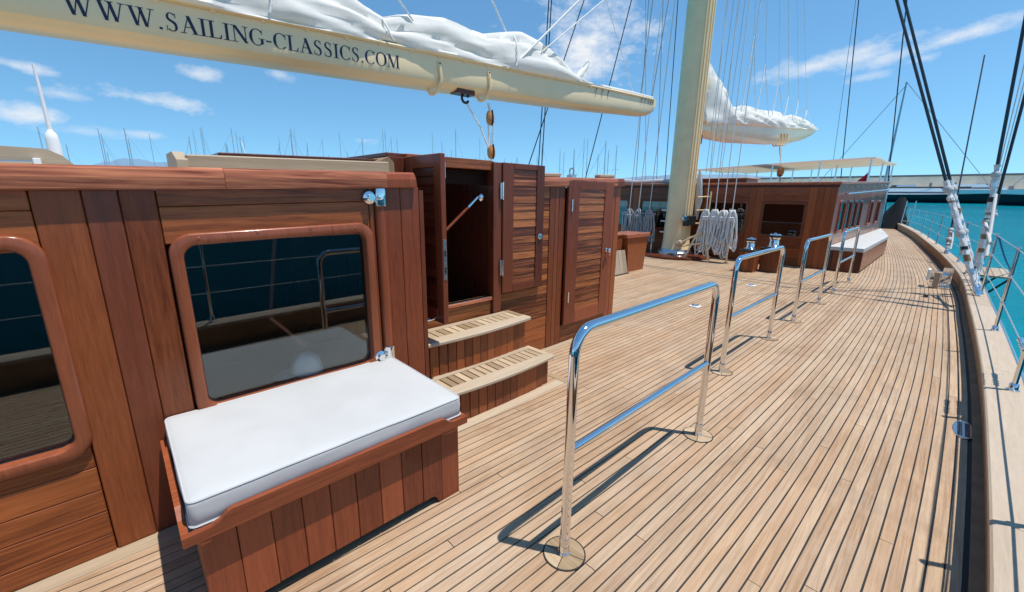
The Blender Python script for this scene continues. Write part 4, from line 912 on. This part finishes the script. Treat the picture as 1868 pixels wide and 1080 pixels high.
B('far_side_wall', 'mah_dark', ah, -8.6, -8.56, YA+.035, 20.5, 0, ZA-.07, 0)
MB().tube([(XA+.07, YA+.75, 1.72), (XA+.07, 20.3, 1.72+.026*8.5)], .022, 10).build('side_handrail', 'chrome', ah, True)
for y in frange(YA+.8, 20.2, 1.3): MB().tube([(XA, y, 1.72+.026*(y-YA-.75)), (XA+.07, y, 1.72+.026*(y-YA-.75))], .016, 8).build('rail_bracket', 'chrome', ah, True)
hb = thing('roof_hatch', 'low teak hatch on the after deckhouse roof beside the mast', 'hatch', (-4.6, 12.6, 2)); B('coaming', 'mah_x', hb, -5.2, -4.0, 12.3, 13.2, 1.99, 2.09, .01); B('lid', 'teak_x', hb, -5.25, -3.95, 12.25, 13.25, 2.092, 2.12, .008)
cv = thing('roof_cover', 'white canvas cover lying along the after deckhouse roof edge beyond the mast', 'cover', (-7, 11.95, 2))
MB().tube([(-8.5, 12.0, 2.03), (-7.8, 12.0, 2.07), (-7.0, 12.0, 2.03), (-6.2, 12.0, 2.05), (-5.9, 12.0, 2.0)], [.03, .08, .05, .06, .02], 8).build('canvas', 'white', cv, True)
# awning over the after deck
aw = thing('awning', 'flat white canvas awning on thin steel posts above the after deckhouse', 'awning', (-5, 22, 2.2))
zaw = lambda x, y: 2.80+.035*(x+8.2)+.022*(y-20.5)
m = MB(); Ls = []
for y in frange(18.5, 25.0, .5): Ls.append([Vector((x, y, zaw(x, y)+.05*math.sin((y-18.5)*1.45)*.4-.002*(x+5.2)**2+.01)) for x in frange(-8.2, -2.2, .5)])
Ls2 = [[p-Vector((0, 0, .05)) for p in L] for L in Ls]
m.loops(Ls, False).loops(Ls2, False)
for P0, P1 in ((Ls[0], Ls2[0]), (Ls[-1], Ls2[-1])): m.loops([P0, P1], False)
m.loops([[L[0] for L in Ls], [L[0] for L in Ls2]], False).loops([[L[-1] for L in Ls], [L[-1] for L in Ls2]], False)
m.build('canvas', 'awning', aw)
for x in (-8.1, -6.6, -5.2, -3.7, -2.3):
    for y in (18.6, 21.5, 24.7): MB().tube([(x, y, .0 if y > 21 and x > -2.4 else 1.9), (x, y, zaw(x, y)-.05)], .025, 8).build('post', 'steel', aw, True)
fg = thing('flag', 'small red flag on a staff behind the after deckhouse roof', 'flag', (-3.6, 24, 2)); MB().tube([(-3.1, 25.6, .0), (-3.16, 25.7, 3.2)], .02, 6).build('staff', 'steel', fg, True)
MB().loops([[Vector((-3.18, 25.7, 2.86)), Vector((-3.12, 25.6, 2.36))], [Vector((-3.34, 25.55, 2.62)), Vector((-3.34, 25.65, 2.36))], [Vector((-3.52, 25.6, 2.44)), Vector((-3.52, 25.6, 2.36))]], False).build('cloth', 'red', fg)
# after bench
ab = thing('deck_bench', 'long mahogany bench along the side of the after deckhouse', 'bench', (-1.6, 14, 0))
poly = [(XA+.004, YA), (-1.275, YA), (-1.315, 16.7), (XA+.004, 21.2)]
nb = 34
for i in range(nb):
    a, b = YA+(16.7-YA)*i/nb, YA+(16.7-YA)*(i+1)/nb; xx = -1.275-.04*((a+b)/2-YA)/(16.7-YA)
    B('board', 'mah_redz', ab, xx-.022, xx, a+.001, b-.001, .04, .46, .003)
for i in range(5): a = XA+.004+(.63*i/5); B('end_board', 'mah_dark', ab, a+.001, a+.63/5-.001, YA-.02, YA-.001, 0, .46, .003)
MB().prism([(p[0]-(.03 if j in (1, 2) else 0), p[1]+.004, .0) for j, p in enumerate(poly)], (0, 0, .455)).build('carcass', 'mah_dark', ab)
for (a, b) in ((poly[2], poly[3]),): MB().prism([(a[0], a[1], .04), (b[0], b[1], .04), (b[0], b[1], .46), (a[0], a[1], .46)], (-.006, -.006, 0)).build('slant_panel', 'mah_redz', ab)
cushion('seat_cushion', 'long white cushion on the after bench beside the deckhouse windows', [(XA+.01, YA-.02), (-1.27, YA-.02), (-1.30, 16.68), (XA+.01, 21.1)], .462, .55, .03)
# ------------------------------------------------------------------ winch boxes and chests
def winch(t, c, s=1.):
    c = Vector(c)
    MB().lathe([(.115*s, 0), (.118*s, .02*s), (.085*s, .05*s), (.075*s, .14*s), (.10*s, .17*s), (.105*s, .19*s)], c, Z_, 24).build('winch_drum', 'chrome', t, True)
    MB().lathe([(.108*s, .19*s), (.108*s, .225*s), (.09*s, .23*s)], c, Z_, 24).build('winch_band', 'black', t, True)
    MB().lathe([(.095*s, .23*s), (.09*s, .25*s), (.04*s, .262*s), (.03*s, .27*s)], c, Z_, 24).build('winch_top', 'chrome', t, True)
def winch_box(label, x0, x1, y0, y1, h, s):
    t = thing('winch_box', label, 'winch', ((x0+x1)/2, (y0+y1)/2, 0))
    n = 3
    for i in range(n): B('board', 'mah_z', t, x0+(x1-x0)*i/n+.001, x0+(x1-x0)*(i+1)/n-.001, y0, y0+.02, 0, h, .003)
    for i in range(n): B('board', 'mah_z', t, x1-.02, x1, y0+.021+(y1-y0-.021)*i/n, y0+.021+(y1-y0-.021)*(i+1)/n-.002, 0, h, .003)
    B('core', 'mah_dark', t, x0, x1-.021, y0+.021, y1, 0, h-.002, 0); B('top', 'black', t, x0-.02, x1+.02, y0-.02, y1+.02, h, h+.035, .008)
    winch(t, ((x0+x1)/2, (y0+y1)/2, h+.035), s)
winch_box('mahogany box with chrome winch nearer the mast', -3.20, -2.88, 10.02, 10.36, .45, 1.0); winch_box('mahogany box with larger chrome winch beside the third handrail', -2.86, -2.50, 10.35, 10.72, .50, 1.2)
ch = thing('wooden_chest', 'flared mahogany chest with rimmed lid standing on the deck abaft the locker', 'chest', (-4.8, 8.2, 0))
m = MB().loops([[Vector((-5.10, 7.92, 0)), Vector((-4.70, 7.92, 0)), Vector((-4.70, 8.56, 0)), Vector((-5.10, 8.56, 0))], [Vector((-5.16, 7.76, .74)), Vector((-4.66, 7.76, .74)), Vector((-4.66, 8.60, .74)), Vector((-5.16, 8.60, .74))]], True, True, True).build('body', 'mah_z', ch)
B('lid_rim', 'mah_red', ch, -5.19, -4.63, 7.70, 8.64, .742, .82, .008)
rm = thing('leaning_board', 'pale teak grating panel leaning against the dark box', 'board', (-4.64, 7.5, 0))
for i in range(4): MB().prism([(-4.615-.002*i, 7.22+.145*i, .02), (-4.615-.002*i, 7.36+.145*i, .02), (-4.69, 7.33+.135*i, .50), (-4.69, 7.21+.135*i, .50)], (-.03, 0, 0)).build('slat', 'teak_pale', rm)
B('foot_strip', 'black', rm, -4.66, -4.60, 7.2, 7.82, 0, .02, 0)
wb = thing('winch_box', 'dark mahogany box with chrome winch behind the leaning teak panel', 'winch', (-4.95, 7.4, 0)); B('body', 'mah_z', wb, -5.15, -4.74, 7.15, 7.70, 0, .80, .008); B('top', 'mah_red', wb, -5.17, -4.72, 7.12, 7.73, .802, .84, .006); winch(wb, (-4.94, 7.45, .84), .95)
# small deck fittings
for i, (x, y) in enumerate(((-2.47, 6.16), (-2.43, 8.50))):
    t = thing('deck_padeye', ['small white folding padeye on the deck beside the second handrail', 'small white padeye on the deck beside the third handrail'][i], 'padeye', (x, y, 0))
    B('plate', 'whitepaint', t, x-.07, x+.07, y-.07, y+.07, .001, .012, .003); MB().tube(arc((x, y, .02), .04, 0, R(360), 14, (X_, Y_))[:-1], .011, 6, True, True).build('ring', 'chrome', t, True)
fb = thing('fairlead_box', 'polished steel roller fairlead on the deck beside the bulwark', 'fairlead', (0, 11.1, 0))
B('side_plate', 'chrome', fb, -.15, .0, 10.98, 11.0, .02, .32, .005); B('side_plate', 'chrome', fb, .0, .14, 11.3, 11.32, .05, .36, .005); B('base', 'steel', fb, -.14, .15, 10.98, 11.34, .001, .03, .004)
MB().lathe([(.075, 0), (.06, .06), (.06, .2), (.075, .26)], (.04, 11.03, .17), Y_, 18).build('roller', 'chrome', fb, True); B('cheek', 'whitepaint', fb, -.20, -.16, 10.95, 11.2, .14, .34, .006); B('bracket', 'teak_pale', fb, -.1, -.02, 10.93, 10.975, .0, .30, .004)
dr = thing('deck_plate', 'small dark metal deck filler plate in front of the fairlead', 'plate', (-.1, 9.8, 0)); MB().lathe([(.06, 0), (.06, .01), (.04, .014)], (-.13, 9.8, .001), Z_, 18).build('cap', 'steel', dr, True); B('key', 'black', dr, -.16, -.10, 9.77, 9.83, .014, .05, .006)
# ------------------------------------------------------------------ shrouds with white-covered turnbuckles
def shroud(label, base, top, r, cover, mat='wire', fit='whitepaint'):
    base, top = Vector(base), Vector(top); d = (top-base).normalized(); L = (top-base).length
    t = thing('shroud', label, 'shroud', base)
    MB().tube([base+d*.1, top], r, 8).build('wire', mat, t, True)
    MB().tube([base, base+d*.06, base+d*.10, base+d*.16], [.045, .05, .03, .03], 10).build('chainplate', 'chrome', t, True)
    a, b = cover
    rs = random.Random(label); n = 30; off = d.orthogonal().normalized()
    pts = [base+d*(a+(b-a)*i/n)+off*rs.uniform(-.006, .006) for i in range(n+1)]
    MB().tube(pts, [rs.choice((.024, .030, .034, .036, .044)) for i in range(n+1)], 9).build('turnbuckle_cover', 'taped', t, True, ang=30)
    for q in (.14, .24, .33, .47, .58, .68, .79):
        q += rs.uniform(-.02, .02); mt = rs.choice(['black', 'mah_matte', 'steel', 'whitepaint'])
        MB().tube([base+d*(a+(b-a)*q), base+d*(a+(b-a)*q+rs.uniform(.02, .11))], rs.uniform(.034, .042), 12).build('fitting', mt, t, True)
    sdv = d.cross(Z_).normalized()
    MB().tube([base+d*(a+.05)+sdv*.06, base+d*(a+(b-a)*.45)+sdv*.065, base+d*(a+(b-a)*.8)+sdv*.05], [.018, .02, .016], 8).build('lashing_strop', 'rope', t, True)
    for q in (.5, .92): MB().lathe([(.02, -.05), (.055, -.035), (.062, -.005), (.05, .03), (.02, .045)], base+d*(a+(b-a)*q), d, 12).build('lashing', 'white', t, True)
    return t
M0 = Vector((BX, 11.3, 0))
shroud('inner black shroud with white padded turnbuckle, leaning in towards the mast', (.40, 8.9, .27), (BX+.3, 11.3, 14.3), .020, (.12, 1.75))
shroud('outer black shroud with white padded turnbuckle, beside the inner one', (.42, 9.35, .27), (BX+.3, 11.3, 14.9), .020, (.12, 1.75))
shroud('upright black shroud with white padded turnbuckle rising from the cap rail', (.40, 10.3, .26), (-.12, 10.6, 9), .022, (.12, 1.9))
shroud('black shroud close beside the upright one, spreading as it rises', (.41, 10.6, .26), (.30, 10.2, 9), .020, (.12, 1.2))
shroud('short steel stay with padded fitting farther aft on the cap rail', (-.03, 15.3, .27), (-.30, 18.6, 5.6), .016, (.10, .75), 'wire')
for i, (p, q) in enumerate((((.40, 9.2, 1.0), (.33, 10.3, 1.25)), ((.40, 9.3, .8), (.36, 10.4, 1.7)))): tag(MB().tube([p, q], .022, 8).build('cross_lashing', 'white', None, True), ['white padded lashing low between the shrouds', 'white padded lashing crossing up between the shrouds'][i], 'rope')
ho = [(( .33, 9.1, .31), (.26, 9.1, 1.9)), ((.30, 9.7, .3), (.17, 9.75, 1.6))]
for i, (p, q) in enumerate(ho):
    c = Vector(p); t_ = thing('mooring_cleat', ['steel horn cleat on the cap rail at the foot of the shrouds', 'second steel horn cleat on the cap rail farther from the shrouds'][i], 'cleat', c)
    yy_ = c.y+(.35 if i == 0 else 1.8); e_ = edge(yy_)+.13; zz_ = hz(yy_)+.042
    MB().tube([(e_, yy_-.16, zz_+.09), (e_, yy_, zz_+.075), (e_, yy_+.16, zz_+.09)], [.012, .024, .012], 8).build('horns', 'chrome', t_, True)
    for o_ in (-.05, .05): MB().tube([(e_, yy_+o_, zz_), (e_, yy_+o_, zz_+.075)], .018, 8).build('leg', 'chrome', t_, True)
# starboard shrouds and halyards seen behind the booms
SL = [((-10.05, 10.62, .6), (-9.3, 10.45, 12), .017, 'wire', 'dark far-side shroud, left one of a close pair'), ((-10.05, 10.80, .6), (-9.3, 10.52, 12), .017, 'wire', 'dark far-side shroud, right one of a close pair'),
 ((-10.05, 9.35, .6), (-9.35, 13.9, 12), .017, 'wire', 'dark far-side stay crossing the close pair of shrouds'), ((-10.05, 12.8, .6), (-9.4, 15.9, 12), .018, 'wire', 'dark stay slanting behind the end of the lettered boom'),
 ((-9.9, 16.8, .6), (-9.6, 16.1, 12), .013, 'wiregrey', 'grey stay passing just outside the lettered boom end'), ((-9.9, 18.8, .6), (-9.5, 16.7, 12), .013, 'wiregrey', 'grey stay between the boom end and the mast'), ((-9.9, 19.5, .6), (-9.6, 18.3, 12), .018, 'wire', 'dark stay close beside the mast'),
 ((-9.9, 17.9, .6), (-9.5, 15.2, 12), .009, 'ropegrey', 'pale halyard falling behind the lettered boom end')]
for a, b, r, mt, lb in SL: tag(MB().tube([a, b], r, 6).build('stay', mt, None, True), lb, 'stay')
# topping lifts on the boom end, after stays
for i, (a, b, r, mt, lb) in enumerate((((BX+.05, 8.75, bt(8.75)), (BX+.05, 9.6, 12), .009, 'wiregrey', 'thin topping lift wire on the lettered boom end'), ((BX+.1, 9.15, bt(9.15)), (BX+.1, 10.6, 12), .011, 'wiregrey', 'outer topping lift wire at the tip of the lettered boom'),
  ((-2.3, 26, .5), (-3.2, 22.4, 14), .022, 'wire', 'dark backstay passing outside the after sail tip'), ((-4.4, 27, 2.6), (-4.9, 24.6, 14), .022, 'wire', 'dark stay just beyond the after boom tip'), ((-4.9, 27.5, 2.6), (-5.1, 26, 14), .012, 'wiregrey', 'thin grey stay beyond the after boom tip'),
  ((.42, 11.8, .3), (.20, 9.2, 9), .007, 'rope', 'thin white flag halyard between the two groups of shrouds'), ((.40, 11.7, .3), (.10, 9.0, 9), .007, 'rope', 'second thin white flag halyard between the groups of shrouds'))):
    tag(MB().tube([a, b], r, 6).build('stay', mt, None, True), lb, 'stay')
for i in range(4):
    x0_ = BX+.42+.09*i; tag(MB().tube([(x0_+.1, 11.5+.1*i, 1.2 if i > 3 else 2.2), (BX+.42+.02*i, 12.0+.35*i, 15)], .006, 6).build('halyard', 'wiregrey', None, True), 'thin grey halyard running up abaft the thick mast', 'halyard', 'halyards abaft the mast')
# gangway platform folded out over the side
gp = thing('side_platform', 'small pale wooden boarding platform on struts outside the hull', 'platform', (.7, 12.2, .2))
for i in range(4): B('slat', 'teak_pale', gp, .42+.115*i, .53+.115*i, 11.5, 12.9, .24, .275, .004)
for q in (11.6, 12.8): MB().tube([(.86, q, .24), (.40, q-.1, -.35)], .018, 8).build('strut', 'wire', gp, True)
for z_ in (.13, .03): B('rung', 'teak_pale', gp, .44, .60, 11.55, 12.0, z_, z_+.03, .004)
tag(MB().tube(bez((.9, 12.3, .3), (.72, 11.3, .55), (.50, 9.9, 1.05)), .012, 6).build('platform_rope', 'blue', None, True), 'blue rope running down to the boarding platform', 'rope')
# dark covered thing and small ladder at the stern
bt_ = thing('covered_gear', 'tall black canvas-covered gear at the far end of the deck', 'cover', (-2.45, 32, 0))
Ls = []
for i in range(10):
    q = i/9; Ls.append([Vector((-2.55+.25*q+(.62*(1-q)**.8+.10)*math.cos(a)*(1+.12*math.sin(3*a+i)), 32.2+(.5*(1-q)+.1)*math.sin(a), 1.75*q)) for a in [2*math.pi*k/16 for k in range(16)]])
MB().loops(Ls, True, True, True).build('canvas', 'blackcloth', bt_, True)
ld = thing('stern_ladder', 'small steel ladder hooked on the bulwark beside the black cover', 'ladder', (-2.0, 31, 0))
for q in (0, .42): MB().tube([(-2.05+q*.9, 31.0-q*1.2, .2), (-2.0+q*.9, 31.05-q*1.2, 1.55)], .022, 6).build('side', 'steel', ld, True)
for zq in (.5, .85, 1.2): MB().tube([(-2.03, 31.02, zq), (-2.03+.38, 31.02-.5, zq)], .016, 6).build('rung', 'steel', ld, True)
# ------------------------------------------------------------------ harbour: breakwater, moored yachts, masts
bk = thing('breakwater', 'long pale stone breakwater wall across the harbour', 'breakwater', (0, 185, 0))
zs = sea_z(185)
m = MB().box(-120, 160, 185, 192, zs-1, zs+6.6, .2).build('wall', 'stone', bk); B('coping', 'stonedark', bk, -120.5, 160.5, 184.6, 192.4, zs+6.62, zs+7.0, .05)
rk = random.Random(5); xr = -78.
while xr < 110:
    wr_ = rk.uniform(.5, 2.2); B('recess', rk.choice(['stonedark', 'stonedark', 'darkshade']), bk, xr, xr+wr_, 184.8, 185.1, zs+1.5, zs+rk.uniform(3.2, 4.9), 0); xr += wr_+rk.uniform(.8, 4.5)
B('quay', 'stone', bk, -120, 160, 180, 184.55, zs-1, zs+1.4, .1)
def yacht(x, y, L, B_, fb_, mat, label, ang, mast=0, group=None, cabin=True, sails=False):
    t = thing('moored_yacht', label, 'yacht', (x, y, sea_z(y)), group); Ls = []
    ca, sa = math.cos(ang), math.sin(ang)
    def W(u, v, z): return Vector((x+u*ca-v*sa, y+u*sa+v*ca, sea_z(y)+z))
    for i in range(13):
        q = i/12; bw_ = B_/2*math.sin(math.pi*min(1, .12+q*.88))**.6*(1 if q < .5 else 1); sh = fb_*(1+.25*(2*q-1)**2)
        if i == 12: bw_ = .05
        u = (q-.5)*L; Ls.append([W(u, -bw_, sh), W(u, -bw_*.9, sh*.4), W(u, -bw_*.5, -.5), W(u, bw_*.5, -.5), W(u, bw_*.9, sh*.4), W(u, bw_, sh)])
    MB().loops(Ls, True, True, True).build('hull', mat, t, True)
    if cabin:
        for (u0, u1, wv, z0, z1, mt) in ((-.32, .22, .30, 0, .9, 'whitepaint'), (-.25, .08, .25, .9, 1.5, 'whitepaint'), (-.28, .15, .302, .35, .6, 'darkshade')):
            c = [W(u0*L, -wv*B_, fb_+z0), W(u1*L, -wv*B_, fb_+z0), W(u1*L, wv*B_, fb_+z0), W(u0*L, wv*B_, fb_+z0)]; d = [W(u0*L+.3, -wv*B_*.9, fb_+z1), W(u1*L-.9*(z1-z0)-.2, -wv*B_*.9, fb_+z1), W(u1*L-.9*(z1-z0)-.2, wv*B_*.9, fb_+z1), W(u0*L+.3, wv*B_*.9, fb_+z1)]
            if mt == 'darkshade': d = [p+Vector((0, 0, .25)) for p in c]
            MB().loops([c, d], True, True, True).build('cabin' if mt != 'darkshade' else 'cabin_window', mt, t)
        MB().loops([[p+Vector((0, 0, .02)) for p in (L_[0], L_[5])] for L_ in Ls], False).build('yacht_deck', 'whitepaint', t)
    if mast:
        MB().tube([W(.05*L, 0, fb_), W(.05*L, 0, mast)], [.30, .16], 8).build('mast', 'mastgrey', t, True)
        for q in (.45, .72): MB().tube([W(.05*L, -.9, mast*q), W(.05*L, .9, mast*q)], .04, 6).build('spreader', 'mastgrey', t, True)
        MB().tube([W(.5*L, 0, fb_), W(.05*L, 0, mast*.97)], .07, 5).build('forestay', 'wiregrey', t, True); MB().tube([W(-.5*L, 0, fb_), W(.05*L, 0, mast)], .06, 5).build('backstay', 'wiregrey', t, True)
        MB().tube([W(.03*L, 0, fb_+1.6), W(-.38*L, 0, fb_+1.7)], [.28, .2], 8).build('covered_boom', 'darkshade' if mat == 'navyhull' else 'white', t, True)
    return t
yacht(24, 128, 38, 7, 1.7, 'navyhull', 'long dark blue yacht moored off the breakwater, to seaward of the shrouds', 0, 34)
yacht(-12, 138, 34, 6.5, 1.7, 'navyhull', 'dark blue sailing yacht moored beyond the stern, left of the shrouds', math.pi, 27)
yacht(-46, 150, 26, 6, 2.0, 'navyhull', 'dark hulled yacht mostly hidden behind the after deckhouse', 0, 0)
yacht(2, 158, 24, 6, 2.6, 'hull', 'white motor yacht moored stern-on at the breakwater', 0, 0); yacht(40, 160, 26, 6, 3.0, 'hull', 'white motor yacht behind the long dark blue yacht', math.pi, 0)
yacht(-26, 162, 20, 5, 2.4, 'hull', 'white motor yacht against the breakwater behind the stern', 0, 0)
# marina full of sailing boats on the far side
def sailboat(x, y, mh, L, rot):
    t = thing('sailing_boat', 'white sailing boat with bare mast in the far marina', 'sailing boat', (x, y, sea_z(y)), 'sailing boats in the far marina')
    ca, sa = math.cos(rot), math.sin(rot); z0 = sea_z(y)
    def W(u, v, z): return Vector((x+u*ca-v*sa, y+u*sa+v*ca, z0+z))
    Ls = []
    for i in range(7):
        q = i/6; b = .16*L*math.sin(math.pi*min(.98, .2+.8*q))**.7; u = (q-.5)*L
        Ls.append([W(u, -b, 1.1), W(u, -b*.6, -.3), W(u, b*.6, -.3), W(u, b, 1.1)])
    MB().loops(Ls, True, True, True).build('hull', 'hull', t, True)
    MB().tube([W(0, 0, 1), W(0, 0, mh)], [.10, .06], 6).build('mast', 'mastgrey', t, True)
    MB().tube([W(0, -.8, mh*.6), W(0, .8, mh*.6)], .035, 4).build('spreader', 'mastgrey', t, True)
    MB().tube([W(L*.48, 0, 1.1), W(0, 0, mh*.96)], .02, 4).build('forestay', 'wiregrey', t, True)
rb = random.Random(21)
for i in range(58):
    az = R(rb.uniform(33, 92)); D = rb.uniform(70, 150); dep = D*math.cos(az-R(46.4))
    x, y = -math.sin(az)*D, math.cos(az)*D
    hh = 1.6 + dep*rb.uniform(.07, .142) - sea_z(y)
    sailboat(x, y, hh, rb.uniform(9, 14), rb.uniform(0, 6.28))
for x, y, hh in ((-96, -6, 13), (-100, -3.6, 11), (-80, 3, 12)): sailboat(x, y, hh, 12, 1.)
yacht(10.6, -8, 44, 8, 3.2, 'tealhull', 'dark teal hulled yacht moored alongside, seen as the dark reflection in the deckhouse windows', math.pi/2, 0)
for i in range(9):
    yacht(-52+13*i+rc.uniform(-3, 3), 170+rc.uniform(-4, 4), rc.uniform(9, 15), 4, rc.uniform(1.6, 2.6), 'hull', 'small white motor boat berthed along the breakwater quay', rc.choice((0, math.pi)), 0, 'white motor boats along the quay')
